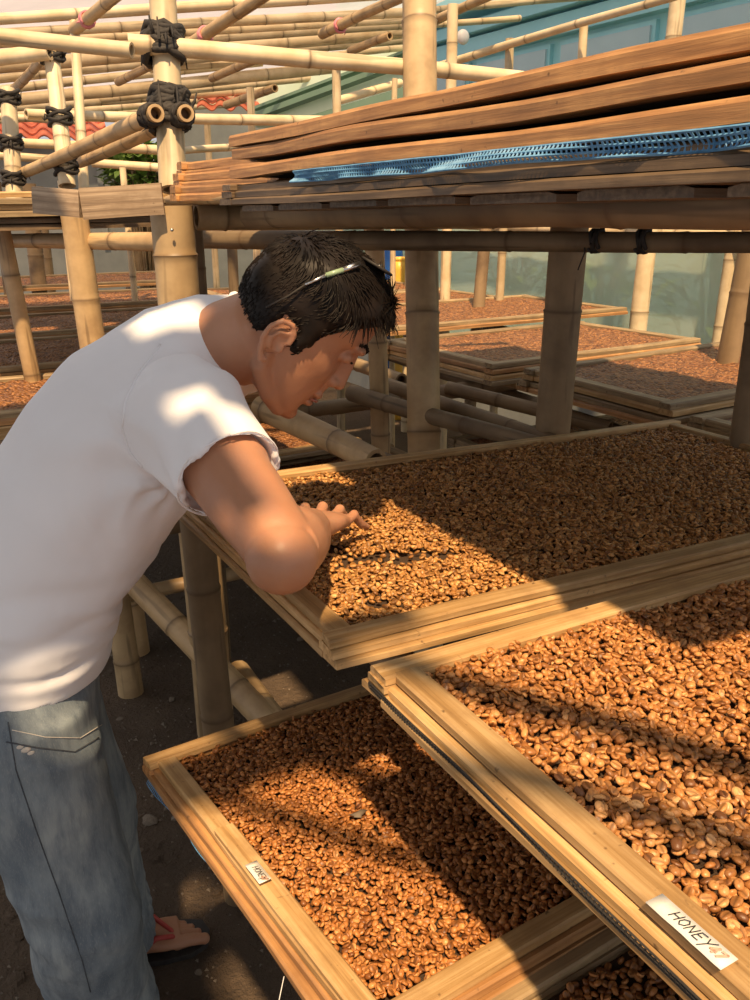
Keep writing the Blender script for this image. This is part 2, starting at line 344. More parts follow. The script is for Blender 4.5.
def net_strip(name, parent, length, drop, cell, r, mat, wav=.006, seed=0):
    """hanging net edge: real lattice of thin strands, along local x"""
    mb = MB(); nx = int(length/cell); nyy = max(2, int(drop/cell))
    def pt(i, j):
        x = i*cell-length/2; return Vector((x+.3*cell*nz(i*.3, j, seed), wav*nz(x*9, seed+j*.3)*(j+1)/2-.002, -j*cell*(.8+.35*nz(x*3, seed+3))))
    for j in range(nyy+1): mb.tube([pt(i, j) for i in range(nx+1)], r, 4)
    for i in range(nx+1): mb.tube([pt(i, j) for j in range(nyy+1)], r, 4)
    return mb.build(name, M[mat], parent, False)
def tray(label, origin, LX, LY, rot=(0, 0, 0), group=None, mats=('slat', 'slat', 'slat'), widths=(.030, .038, .044), th=.010, far=False, net=True):
    """origin = near-left corner at the TOP of the frame; frame runs +x, +y"""
    t = empty('drying_tray', origin, rot); tag(t, label, 'tray', group)
    nl = 2 if far else 3; z = 0
    for k in range(nl):
        w = widths[k]*(1.3 if far else 1); h = th*(1.6 if far else 1); off = .007*k; zc = z-h/2
        for s_, y in ((-1, w/2-off), (1, LY-w/2+off)): slat('rail', t, (LX/2, y, zc), LX+.026, w, h, 0, mats[k], .0025)
        for s_, x in ((-1, w/2-off), (1, LX-w/2+off)): slat('rail', t, (x, LY/2, zc-.001), LY-2*w+2*off+.012, w, h, math.pi/2, mats[k], .0025)
        z -= h+.0012
    if net:
        o = mesh('net', [(.015, .015, z+.013), (LX-.015, .015, z+.013), (LX-.015, LY-.015, z+.013), (.015, LY-.015, z+.013)], [(0, 1, 2, 3)], M['net_bed'], t)
    t['zfloor'] = z+.013
    return t

# bean shape: round back, flat face with a groove
def bean_tpl(nr, ns, seed=0):
    V = [(-.5, 0, 0)]; G = [1.]
    rr = np.random.default_rng(seed)
    for i in range(1, nr+1):
        x = -.5*math.cos(math.pi*i/(nr+1)); w = math.sin(math.pi*i/(nr+1))**.8
        for k in range(ns):
            a = 2*math.pi*k/ns+math.pi/2; y = .41*w*math.cos(a); z = .30*w*math.sin(a)
            g = 1.
            if z > 0: z *= .62
            if k == 0: z = z*.45; g = .38
            V.append((x, y*(1+rr.uniform(-.06, .06)), z+rr.uniform(-.012, .012))); G.append(g)
    V.append((.5, 0, 0)); G.append(1.); T = []
    for k in range(ns): T.append((0, 1+(k+1) % ns, 1+k))
    for i in range(nr-1):
        for k in range(ns):
            a, b_, c_, d_ = 1+i*ns+k, 1+i*ns+(k+1) % ns, 1+(i+1)*ns+(k+1) % ns, 1+(i+1)*ns+k
            T += [(a, b_, c_), (a, c_, d_)]
    e = len(V)-1
    for k in range(ns): T.append((e, 1+(nr-1)*ns+k, 1+(nr-1)*ns+(k+1) % ns))
    return np.array(V, 'f'), np.array(T, 'i'), np.array(G, 'f')
def bean_spots(xa, xb, ya, yb, sp=.0092, top=.4, skip=None, hump=.004, seed=0):
    rg = np.random.default_rng(seed); xs_ = np.arange(xa, xb, sp); ys_ = np.arange(ya, yb, sp*.87)
    X_, Y_ = np.meshgrid(xs_, ys_); X_ = X_+(np.arange(len(ys_)) % 2)[:, None]*sp/2
    X_ = X_.ravel()+rg.normal(0, sp*.22, X_.size); Y_ = Y_.ravel()+rg.normal(0, sp*.22, Y_.size); Zb = rg.uniform(.002, .006, X_.size)
    k = rg.random(X_.size) < top
    X2 = X_[k]+rg.uniform(-sp/2, sp/2, k.sum()); Y2 = Y_[k]+rg.uniform(-sp/2, sp/2, k.sum()); Z2 = Zb[k]+rg.uniform(.003, .006, k.sum())
    X_ = np.concatenate([X_, X2]); Y_ = np.concatenate([Y_, Y2]); Zb = np.concatenate([Zb, Z2])
    Zb = Zb+hump*(np.sin(X_*23+1.3*np.sin(Y_*17))*np.sin(Y_*19+1.1*np.sin(X_*13)))
    ok = (X_ > xa) & (X_ < xb) & (Y_ > ya) & (Y_ < yb)
    if skip is not None: ok &= ~skip(X_, Y_, rg)
    return np.stack([X_, Y_, Zb], 1)[ok]
def rots(n, rg, tilt=.45):
    y = rg.uniform(0, 2*np.pi, n); a = rg.normal(0, tilt, n); bq = rg.normal(0, tilt, n); flip = rg.random(n) < .45; a = a+flip*np.pi
    cy, sy, ca, sa, cb, sb = np.cos(y), np.sin(y), np.cos(a), np.sin(a), np.cos(bq), np.sin(bq); o = np.ones(n); z = np.zeros(n)
    Rz = np.array([[cy, -sy, z], [sy, cy, z], [z, z, o]]).transpose(2, 0, 1); Rx = np.array([[o, z, z], [z, ca, -sa], [z, sa, ca]]).transpose(2, 0, 1); Ry = np.array([[cb, z, sb], [z, o, z], [-sb, z, cb]]).transpose(2, 0, 1)
    return Rz @ Ry @ Rx
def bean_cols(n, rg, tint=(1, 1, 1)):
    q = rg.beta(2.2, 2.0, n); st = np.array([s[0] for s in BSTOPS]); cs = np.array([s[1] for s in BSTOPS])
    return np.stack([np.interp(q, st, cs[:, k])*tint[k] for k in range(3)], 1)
def bean_mass(name, label, pts, mat4, size=.0112, res=(4, 8), seed=1, tint=(1, 1, 1)):
    rg = np.random.default_rng(seed); n = len(pts); V0, T0, G0 = bean_tpl(*res, seed); R_ = rots(n, rg)
    sc = np.stack([rg.uniform(.85, 1.15, n), rg.uniform(.9, 1.15, n), rg.uniform(.9, 1.2, n)], 1)*size
    V = np.einsum('nij,nkj->nki', R_, V0[None]*sc[:, None, :])+pts[:, None, :]
    Mx = np.array(mat4); V = V.reshape(-1, 3) @ Mx[:3, :3].T + Mx[:3, 3]
    T = (T0[None]+(np.arange(n)*len(V0))[:, None, None]).reshape(-1)
    me = bpy.data.meshes.new(name); me.vertices.add(len(V)); me.vertices.foreach_set('co', V.astype('f').ravel())
    nt_ = len(T)//3; me.loops.add(len(T)); me.loops.foreach_set('vertex_index', T.astype('i')); me.polygons.add(nt_); me.polygons.foreach_set('loop_start', np.arange(nt_, dtype='i')*3); me.update(calc_edges=True)
    me.polygons.foreach_set('use_smooth', np.ones(nt_, bool))
    C_ = np.ones((n, len(V0), 4), 'f'); C_[..., :3] = bean_cols(n, rg, tint)[:, None, :]*G0[None, :, None]
    at = me.attributes.new('bc', 'FLOAT_COLOR', 'POINT'); at.data.foreach_set('color', C_.ravel()); me.materials.append(M['beans'])
    o = bpy.data.objects.new(name, me); link(o); tag(o, label, 'coffee beans', kind='stuff'); return o
def tmat(t): return Matrix.LocRotScale(t.location, t.rotation_euler, None)

# near trays ------------------------------------------------------------
Rd = math.radians
T2 = tray('long pale tray of drying beans that the man is bending over', (.405, .785, 1.022), 1.29, .675, (0, Rd(1.7), 0))
if 0: T2b = tray('empty-edged tray stacked directly under the tray the man touches', (.392, .772, .9875), 1.30, .69, (0, Rd(1.7), Rd(.4)), net=False, mats=('slat', 'slat_br', 'slat_old'))
T1 = tray('big tray with white marker label, filled with the largest nearest beans', (.398, .005, 1.036), 1.25, .692, (0, Rd(.6), Rd(-.6)), widths=(.032, .036, .05))
T3 = tray('lower tray of reddish beans pulled out beside the man\'s foot', (.274, .49, .795), 1.15, .615, (Rd(-6.5), 0, Rd(2.6)), mats=('slat', 'slat_br', 'slat_br'), widths=(.027, .031, .034))
T4 = tray('lowest dim tray of beans at the bottom edge below the labelled tray', (.225, -.17, .785), 1.15, .66, (Rd(-1), 0, Rd(2.0)), mats=('slat_old', 'slat_old', 'slat_old'))

def skip2(X_, Y_, rg):
    s = np.zeros(X_.shape, bool)
    for cx, cy, a, b_ in ((.165, .235, .06, .018), (.20, .20, .05, .016), (.13, .28, .035, .018), (.24, .215, .03, .012), (.10, .09, .02, .012), (.27, .19, .035, .014)):
        s |= (((X_-cx)/a)**2+((Y_-cy)/b_)**2 < 1)
    return s & (rg.random(X_.shape) < .8)
pts = bean_spots(.035, 1.255, .032, .643, .0083, .35, skip2, .003, 11); pts[:, 2] += T2['zfloor']+.003
bean_mass('coffee_beans', 'spread of light brown drying coffee beans under the man\'s hand', pts, tmat(T2), .0098, (3, 6), 21, (1.03, 1.08, 1.0))
pts = bean_spots(.03, .62, .032, .585, .0072, .45, None, .004, 12); pts[:, 2] += T3['zfloor']+.004
bean_mass('coffee_beans', 'reddish brown coffee beans spread on the lower pulled-out tray', pts, tmat(T3), .0087, (3, 8), 22, (1.0, .88, .78))
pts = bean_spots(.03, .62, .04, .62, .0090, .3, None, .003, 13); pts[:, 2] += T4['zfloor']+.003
bean_mass('coffee_beans', 'dark shaded coffee beans on the lowest tray at the bottom edge', pts, tmat(T4), .0104, (3, 6), 23, (.8, .72, .66))  # darker tint puts the lowest tray's shade into the bean colour
pts = bean_spots(.033, 1.0, .03, .662, .0083, .5, None, .004, 14); pts[:, 2] += T1['zfloor']+.006
mt1 = tmat(T1); W = np.array([list(mt1 @ Vector(p)) for p in pts])
rel = W-np.array([0, 0, CAM_H]); dd = rel @ np.array(_f); sx = 375+FOC*(rel @ np.array(_r))/dd; sy = 500-FOC*(rel @ np.array(_u))/dd
inside = (sx > 5) & (sx < 745) & (sy < 990) & (sy > 0) & (dd > .1); upper = pts[:, 2] > np.percentile(pts[:, 2], 45)
order = np.argsort(np.where(inside & upper, dd, 99)); pick = order[:300]; keep = np.ones(len(pts), bool); keep[pick] = False
bean_mass('coffee_beans', 'glossy honey coffee beans heaped across the big labelled tray', pts[keep], mt1, .0101, (4, 8), 24, (1.0, .93, .86))
BM = []
for k in range(4):
    V0, T0, G0 = bean_tpl(6, 10, 50+k); me = bpy.data.meshes.new('coffee_bean'); me.from_pydata((V0*.0103).tolist(), [], T0.tolist()); me.update(); me.polygons.foreach_set('use_smooth', [True]*len(T0))
    C_ = np.ones((len(V0), 4), 'f'); C_[:, :3] = G0[:, None]; me.attributes.new('bc', 'FLOAT_COLOR', 'POINT').data.foreach_set('color', C_.ravel()); me.materials.append(M['bean1']); BM.append(me)
RR = rots(300, RNG, .4)
for k, i in enumerate(pick):
    o = bpy.data.objects.new('coffee_bean', BM[k % 4]); link(o); o.matrix_world = Matrix.Translation(W[i]) @ Matrix(RR[k].tolist()).to_4x4() @ Matrix.Diagonal((*(RNG.uniform(.88, 1.12, 3)), 1))
    tag(o, 'single large honey coffee bean on the labelled tray nearest the viewer', 'coffee bean', 'nearest beans on the labelled tray')

lf_ = tmat(T3) @ Vector((.17, .30, T3['zfloor']+.017)); V = []
for i in range(9):
    a = i/8*2*math.pi; r = .011+.005*math.sin(3*a+1); V.append((r*math.cos(a), r*.6*math.sin(a), .002*math.sin(2*a)))
o = mesh('leaf_scrap', V[:8]+[(0, 0, .002)], [(i, (i+1) % 8, 8) for i in range(8)], M['stone']); o.location = lf_; sm_ = o.modifiers.new('s', 'SOLIDIFY'); sm_.thickness = .0006; tag(o, 'small pale dried scrap lying on the reddish beans of the lower tray', 'scrap')
# net edges of the near trays
o = net_strip('net_edge', T1, .69, .010, .0045, .0011, 'net_black', .003, 3); o.rotation_euler[2] = -math.pi/2; o.location = (-.012, .346, -.020)
o = net_strip('net_edge', T3, .60, .012, .005, .0005, 'net_blue', .006, 5); o.rotation_euler[2] = -math.pi/2; o.location = (-.010, .30, -.028)
mb = MB(); mb.tube([(-.018, .14, -.03), (-.035, .13, -.06), (-.03, .115, -.085), (-.005, .10, -.10)], .0005, 5); mb.build('loose_thread', M['white'], T3)
slat('splice', T1, (-.02, .17, -.031), .05, .03, .008, math.pi/2+.1, 'slat', .001)
slat('splice', T3, (.0145, .19, .0015), .36, .026, .007, math.pi/2, 'slat', .001)
# writing on the trays: tape with hand lettering made of strokes
GL = {'H': [[(0, 0), (.05, 1)], [(.55, 0), (.6, 1)], [(0, .5), (.6, .52)]], 'O': [[(.3, 0), (.02, .3), (.05, .75), (.32, 1), (.58, .72), (.55, .25), (.3, 0)]],
      'N': [[(0, 0), (.05, 1), (.5, .05), (.58, 1)]], 'E': [[(.55, 1), (.05, .95), (0, 0), (.55, .03)], [(.03, .5), (.45, .53)]], 'Y': [[(0, 1), (.28, .45)], [(.65, 1.1), (.28, .45), (.1, -.35)]],
      '4': [[(.4, 0), (.42, 1), (0, .3), (.6, .32)]], '7': [[(0, .95), (.55, 1), (.2, 0)]]}
def write(text, size, mat, parent, name, width=.0012, adv=.78):
    mb = MB(); x = 0
    for ch in text:
        for st in GL[ch]:
            pts_ = [Vector(((x+a+.22*b_)*size, b_*size, 0)) for a, b_ in st]
            for p_, q_ in zip(pts_, pts_[1:]):
                d_ = (q_-p_); 
                if d_.length < 1e-6: continue
                n_ = Vector((-d_.y, d_.x, 0)).normalized()*width/2; e_ = d_.normalized()*width*.35
                mb.add([p_-n_-e_, q_-n_+e_, q_+n_+e_, p_+n_-e_], [(0, 1, 2, 3)])
        x += adv
    o = mb.build(name, M[mat], parent, False); return o
def paper(parent, c, L, w, ang, name='label'):
    V = []; n_ = 8
    for i in range(n_+1):
        for y in (-.5, .5): V.append((-L/2+L*i/n_, y*w, .0004+.0005*nz(i*.9, y)))
    o = mesh(name, V, [(2*i, 2*i+2, 2*i+3, 2*i+1) for i in range(n_)], M['paper'], parent); o.location = c; o.rotation_euler[2] = ang; sm_ = o.modifiers.new('s', 'SOLIDIFY'); sm_.thickness = .0004; return o
def label_on(t, world, L, w, name_, size, red):
    p = tmat(t).inverted() @ Vector(world)
    lb = paper(t, (p.x, p.y, p.z), L, w, -math.pi/2)
    o = write('HONEY', size, 'ink', lb, 'lettering', size*.09); o.location = (-L*.24, -size*.45, .0016)
    o = write('47', size*.8, 'ink_red', lb, 'faded_number', size*.22); o.location = (L*.27, -size*.35, .0016)
label_on(T1, PZ(690, 930, 1.039), .064, .0165, 'label', .0085, True)
label_on(T3, PZ(258, 872, .778), .040, .015, 'label', .0072, True)

# ------------------------------------------------------------------ racks: posts and beams
def post(px, y0, y1, d, wpx, label, z0=0.0, lean=None, mat='bam', group=None, top=None, gap=.30, r1=None):
    """post through photo point (px,y0) at distance d, straight down to the floor, up to photo row y1"""
    p = P(px, y0, d); r = wpx*d/FOC/2
    if top is None:
        q = P(px, y1, d); zt = q.z
    else: zt = top
    base = Vector((p.x, p.y, z0)); tp = Vector((p.x, p.y, zt))
    if lean: base += Vector((lean[0], lean[1], 0))
    return pole(base, tp, r, r1 or r*.95, label, group, mat, gap, 16, 'bamboo_post', cat='post')
G_ = {}
# front row near the man
A = pole((.495, 1.49, 0), (.462, 1.50, .985), .034, .032, 'dark bamboo post under the tray corner beside the man\'s belly', None, 'bam_old_shaded', .30, 16, 'bamboo_post', cat='post')
b0 = PZ(131, 693, 0); pole(b0, b0+Vector((-.01, 0, .37)), .041, .038, 'short bamboo stump post standing on the earth behind the man\'s hip', None, 'bam', .4, 14, 'bamboo_post', cat='post')
def to_floor(a, c): return a+(c-a)*((.03-a.z)/(c.z-a.z))
pole(P(135, 583, 2.55), to_floor(P(135, 583, 2.55), P(268, 722, 2.25)), .036, .036, 'diagonal bamboo brace lying low behind the post by the man', None, 'bam')
pole(P(118, 598, 2.75), P(262, 567, 2.9), .024, .024, 'thin bamboo rail low behind the tray corner post', None, 'bam')
pole(P(236, 672, 2.45), to_floor(P(236, 672, 2.45), P(285, 742, 2.2)), .040, .036, 'lit bamboo end poking out above the lower tray corner', None, 'bam')
# saddle-cut post and the mast tied above it
def saddle_post():
    base = Vector((.625, 2.06, 0)); top = P(170, 206, 2.03).z
    p = pole(base+Vector((.03, .02, 0)), (P(170, 215, 2.03).x, P(170, 215, 2.03).y, top), .054, .051, 'thick pale bamboo post with saddle-notched top behind the man\'s back', None, 'bam', .34, 18, 'bamboo_post', cat='post')
    mb = MB(); c = P(172, 230, 2.03-.052); mb.ell(c, (.004, .004, .004)); child_at(mb.build('nail_head', M['metal']), p); return p
saddle_post()
mast = pole(P(173, 190, 2.25), P(158, -60, 2.25), .037, .035, 'tall bamboo mast with two black lashings left of the top shelf', None, 'bam_roof', .33, 16, 'bamboo_post', cat='post')
lashing(mast, P(164, 46, 2.25), P(158, -60, 2.25)-P(173, 190, 2.25), .047, .075, turns=9, tails=10)
lashing(mast, P(170, 112, 2.25), P(158, -60, 2.25)-P(173, 190, 2.25), .046, .085, turns=9, tails=8)
lashing(mast, P(169, 98, 2.25), P(158, -60, 2.25)-P(173, 190, 2.25), .041, .04, turns=4, tails=0)
P432 = pole((P(433, 440, 2.3).x, P(433, 440, 2.3).y, 0), P(419, -40, 2.36), .049, .048, 'tall thick bamboo post rising past the top shelf right of the man\'s head', None, 'bam', .36, 18, 'bamboo_post', cat='post')
p = P(556, 400, 2.2); pole((p.x, p.y, 0), (p.x+.005, p.y, 1.50), .044, .046, 'dark shaded bamboo post under the middle of the top shelf', None, 'bam_old_shaded', .36, 18, 'bamboo_post', cat='post')
p = P(379, 400, 2.75); pole((p.x+.02, p.y, 0), (p.x-.02, p.y, 1.5), .032, .030, 'slim bamboo post just right of the man\'s face', None, 'bam', .3, 14, 'bamboo_post', cat='post')
p = P(735, 300, 2.75); pole((p.x-.06, p.y, .4), (p.x+.05, p.y, 1.52), .036, .034, 'leaning dark bamboo post at the right edge behind the trays', None, 'bam_old_shaded', .3, 14, 'bamboo_post', cat='post')
p = P(752, 350, 1.9); pole((p.x, p.y, 0), (p.x+.01, p.y, 1.5), .030, .030, 'bamboo post cut off by the right edge of the picture', None, 'bam_old_shaded', .3, 14, 'bamboo_post', cat='post')
p = P(88, 300, 2.6); pole((p.x+.04, p.y, 0), (p.x-.015, p.y, 1.475), .042, .040, 'sturdy split bamboo post under the grey plank end', None, 'bam', .5, 16, 'bamboo_post', cat='post')
p = P(20, 320, 2.7); pole((p.x+.05, p.y, .3), (p.x-.02, p.y, 1.47), .026, .025, 'slender bamboo post at the far left edge behind the man', None, 'bam', .3, 14, 'bamboo_post', cat='post')
p = P(197, 290, 2.3); pole((p.x, p.y, 0), (p.x, p.y, 1.47), .027, .026, 'shaded bamboo post close behind the saddle-notched post', None, 'bam_old_shaded', .3, 14, 'bamboo_post', cat='post')
# far posts beneath the shelves
for px, y, d, w, lab in ((38, 270, 5.2, 16, 'far dim bamboo post left of the row of far posts by the grey wall'), (72, 275, 4.6, 10, 'thin pale bamboo post between the two left posts'), (48, 265, 6.0, 9, 'thinnest far bamboo post by the grey wall'),
                          (233, 268, 3.9, 11, 'dim bamboo post touching the man\'s hair in view'), (409, 265, 5.6, 10, 'sunlit bamboo post left of the thick middle post, by the blue barrel'), 
                          (481, 275, 4.2, 13, 'dark leaning bamboo post before the green sheet'), (643, 285, 4.1, 19, 'bright thick bamboo post in the middle of the green sheet wall'), (727, 290, 4.0, 14, 'bright bamboo post near the right edge of the green sheet wall'), (7, 270, 4.8, 10, 'dim bamboo post at the left edge before the grey wall')):
    p = P(px, y, d); mat = 'bam_roof' if ('bright' in lab or 'sunlit' in lab or 'pale' in lab) else 'bam_old_shaded'
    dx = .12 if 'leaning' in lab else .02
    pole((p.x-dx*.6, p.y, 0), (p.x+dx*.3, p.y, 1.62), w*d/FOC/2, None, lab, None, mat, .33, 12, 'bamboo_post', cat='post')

# top shelf -------------------------------------------------------------
pole((.80, 1.98, 1.478), (.745, .20, 1.502), .031, .022, 'thick shaded bamboo beam carrying the top shelf trays', None, 'bam_old_shaded', .55, 18, 'bamboo_beam')
p1, p0 = P(775, 242, 1.62), P(178, 238, 2.6)
bm_ = pole(p0, p1, .028, .020, 'long thin bamboo beam lowest under the top shelf', None, 'bam_old_shaded', .4, 14, 'bamboo_beam')
for t_ in (.79, .85): lashing(bm_, p0.lerp(p1, t_), p1-p0, .022, .02, turns=3, tails=1)
pole((.70, 2.09, 1.475), (1.9, 1.97, 1.47), .034, .030, 'bamboo cross beam running right from the notched post', None, 'bam', .4, 14, 'bamboo_beam')
pole(P(10, 241, 2.85), P(168, 242, 2.32), .022, .026, 'bamboo rail running level behind the plank to the notched post', None, 'bam', .4, 14, 'bamboo_beam')
US = [('topmost brown tray of the stack on the top shelf', (.615, .33, 1.638), (Rd(.9), 0, Rd(.6)), 1.255), ('second brown tray from the top on the top shelf', (.605, .30, 1.608), (Rd(.55), 0, Rd(.2)), 1.27),
      ('third brown tray from the top, blue net hanging below it', (.60, .31, 1.580), (Rd(.55), 0, Rd(0)), 1.28)]
us = []
for lab, org, rt_, ly in US:
    t = empty('drying_tray', org, (-rt_[0], 0, rt_[2])); tag(t, lab, 'tray', 'trays stacked on the top shelf'); us.append(t)
    for k, (w, h, z, mt) in enumerate(((.034, .019, -.010, 'slat_br'),)):
        for x in (w/2, 1.35-w/2): slat('rail', t, (x, ly/2, z), ly, w, h, math.pi/2, mt, .006)
        for y in (w/2, ly-w/2): slat('rail', t, (.675, y, z-.002), 1.35-2*w, w, h*.9, 0, mt, .003)
    mesh('net', [(.02, .02, -.020), (1.33, .02, -.020), (1.33, ly-.02, -.020), (.02, ly-.02, -.020)], [(0, 1, 2, 3)], M['net_bed'], t)
o = net_strip('net_edge', us[2], .98, .020, .0062, .0013, 'net_blue', .014, 8); o.rotation_euler[2] = -math.pi/2; o.location = (-.004, .50, -.021)
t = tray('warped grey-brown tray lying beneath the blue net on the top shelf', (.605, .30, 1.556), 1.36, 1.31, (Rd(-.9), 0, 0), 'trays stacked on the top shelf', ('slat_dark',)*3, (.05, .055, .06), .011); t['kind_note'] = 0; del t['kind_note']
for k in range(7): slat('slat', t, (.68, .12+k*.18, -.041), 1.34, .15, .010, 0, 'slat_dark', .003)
# next stack further along the top shelf
for k, (z, ox) in enumerate(((1.600, 0), (1.573, -.03), (1.545, -.05))):
    t = tray(['upper', 'middle', 'lowest'][k]+' tray of the short stack behind the end of the top shelf stack', (.72+ox*.4, 1.62+ox, z), 1.2, .62, (0, 0, Rd(k*.8)), 'trays at the far end of the top shelf', ('slat_br', 'slat_br', 'slat_br'), (.034, .04, .044), .0105, far=True)
pole((.70, 2.30, 1.512), (.66, .6, 1.528), .012, .010, 'thin split cane lying between beam and top trays', None, 'bam', .4, 8, 'bamboo_cane')
# left continuation of the top tier
for k in range(2):
    tray(['upper', 'lower'][k]+' tray edge of the left upper tier behind the plank', (.30-.02*k, 2.75, 1.535-.034*k), .9, .85, (0, Rd(-.6), Rd(4)), 'trays on the left upper tier', far=True, mats=('slat', 'slat_old', 'slat'))
tray('added dark tray standing in for the shaded underside of the left upper tier', (.2, 2.76, 1.462), 1.0, .85, (0, Rd(-.6), Rd(4)), 'trays on the left upper tier', far=True, mats=('slat_dark', 'slat_dark', 'slat_dark'))  # dark slats put the underside's shade into the colour
tray('tray of the left upper tier far behind the mast', (.3, 3.75, 1.53), 1.2, .8, (0, 0, Rd(2)), 'trays on the left upper tier', far=True)
pl = empty('weathered_plank', P(62, 203, 2.2)); tag(pl, 'weathered grey-brown wooden plank wedged across in front of the mast', 'plank')
a_, b_, c_ = P(35, 200, 2.0), P(82, 204, 1.96), P(163, 199, 1.96)
for q0, q1, h in ((a_, b_, .062), (b_, c_, .068)):
    mb = MB(); L = (q1-q0).length; R_ = rot_to((q1-q0)); n_ = 6
    o = slat('board', pl, (0, 0, 0), L, .022, h, 0, 'plank', .002); o.matrix_parent_inverse = Matrix.Identity(4)
    o.location = (q0+q1)/2-Vector(pl.location); o.rotation_euler = R_.to_euler()

# rails of the open bay behind the man's tray
for x0_, y0_, d0, x1_, y1_, d1, w, lab, mt in ((262, 408, 2.55, 376, 462, 2.05, 26, 'sunlit bamboo rail slanting below the man\'s chin', 'bam'), (352, 393, 2.75, 540, 446, 2.15, 17, 'bamboo rail slanting right from the man\'s nose behind the posts', 'bam_old_shaded'),
        (330, 408, 2.9, 512, 383, 3.0, 15, 'bamboo rail crossing level behind the slim post', 'bam_old_shaded'), (448, 388, 2.8, 610, 428, 2.5, 14, 'bamboo rail slanting between the thick and dark posts', 'bam_old_shaded'), (470, 372, 3.1, 520, 384, 2.9, 12, 'short bamboo stub under the far trays', 'bam'),
        (300, 425, 2.7, 420, 470, 2.2, 10, 'thin dim bamboo low in the open bay', 'bam_old_shaded')):
    pole(P(x0_, y0_, d0), P(x1_, y1_, d1), w*d0/FOC/2, w*d1/FOC/2, lab, None, mt, .35, 14)
# bean trays behind: one function, frames with a bed of beans too far to tell apart
def far_tray(label, org, LX, LY, rot=(0, 0, 0), group=None, mats=('slat_old', 'slat_br'), fill=True):
    t = tray(label, org, LX, LY, rot, group, mats, far=True, net=True)
    if fill:
        n1, n2 = int(LX/.02), int(LY/.02); sd = random.random()*40
        V = [(.04+(LX-.08)*i/n1, .04+(LY-.08)*j/n2, -.010+.006*nz(i*.25, j*.25, sd)+random.uniform(-.003, .003)) for j in range(n2+1) for i in range(n1+1)]
        tag(mesh('bean_bed', V, [(j*(n1+1)+i, j*(n1+1)+i+1, (j+1)*(n1+1)+i+1, (j+1)*(n1+1)+i) for j in range(n2) for i in range(n1)], M['farbean'], t, False), kind='stuff')
    return t
gB = 'bean trays in the racks behind'
far_tray('bean tray on a stack at right behind the shaded tray corner', (1.76, 1.50, 1.01), 1.1, .60, (0, Rd(-1), 0), gB, ('slat_old', 'slat'))
for k in range(1): far_tray(['single', 'second', 'third'][k]+' empty frame below the right-hand back bean tray', (1.75, 1.49-.01*k, .972-.036*k), 1.12, .62, (0, Rd(-1), Rd(.6*k)), gB, ('slat_old', 'slat_br'), False)
far_tray('bean tray before the green sheet wall right of the dark post', (1.75, 2.25, 1.0), 1.05, .66, (0, 0, Rd(3)), gB)
far_tray('frame under the bean tray before the green sheet wall', (1.74, 2.24, .962), 1.07, .68, (0, 0, Rd(2)), gB, ('slat', 'slat_old'), False)
far_tray('bean tray farthest back before the green sheet wall', (1.75, 3.0, 1.03), 1.4, .75, (0, 0, Rd(2)), gB)
far_tray('bean tray between the slim post and thick post, farther row', (0.12, 3.05, .99), 1.53, .68, (0, 0, 0), gB)
far_tray('bean tray behind the man\'s back, nearest of the left row', (0.12, 2.45, .97), 1.03, .55, (0, 0, Rd(-1)), gB)
far_tray('frame under the left row tray nearest the man\'s back', (0.12, 2.43, .935), 1.04, .57, (0, 0, Rd(1)), gB, ('slat', 'slat'), False)
far_tray('bean tray second in the left row behind the man', (0.12, 3.80, 1.0), 1.55, .68, (0, 0, Rd(1)), gB)
far_tray('bean tray third in the left row behind the man', (0.12, 4.60, 1.02), 1.58, .75, (0, 0, Rd(-1)), gB)
far_tray('bean tray last in the left row near the grey wall', (.3, 5.5, 1.05), 1.5, .8, (0, 0, Rd(1)), gB)
far_tray('bean tray in the middle distance right of the slim post', (1.75, 3.85, 1.0), 1.4, .7, (0, 0, Rd(1)), gB)
far_tray('bean tray in the middle distance near the blue barrel', (1.75, 4.65, 1.0), 1.4, .7, (0, 0, Rd(-1)), gB)
far_tray('low dim bean tray in the open bay under the rails', (.75, 2.05, .60), .95, .75, (0, 0, Rd(2)), gB, ('slat_old', 'slat_old'))
far_tray('low dim bean tray at right under the back stack', (1.8, 1.85, .66), .95, .75, (0, 0, Rd(-2)), gB, ('slat_old', 'slat_old'))
far_tray('low bean tray in the left row beneath the upper ones', (.40, 2.7, .66), 1.1, .7, (0, 0, Rd(2)), gB, ('slat', 'slat_old'))
far_tray('low bean tray farther in the left row', (.42, 3.6, .68), 1.1, .7, (0, 0, Rd(-1)), gB, ('slat', 'slat_old'))
far_tray('tray edge at the lower right behind the man\'s tray', (1.80, .80, .985), 1.0, .66, (0, 0, Rd(1)), gB, ('slat_old', 'slat_old'))
pole((.38, 1.66, .872), (2.05, 1.66, .872), .026, .024, 'bamboo cross bearer close behind the man\'s tray', None, 'bam_old_shaded', .35, 12)
pole((.38, 2.46, .868), (2.05, 2.46, .868), .026, .024, 'bamboo cross bearer at the back of the open bay', None, 'bam_old_shaded', .35, 12)
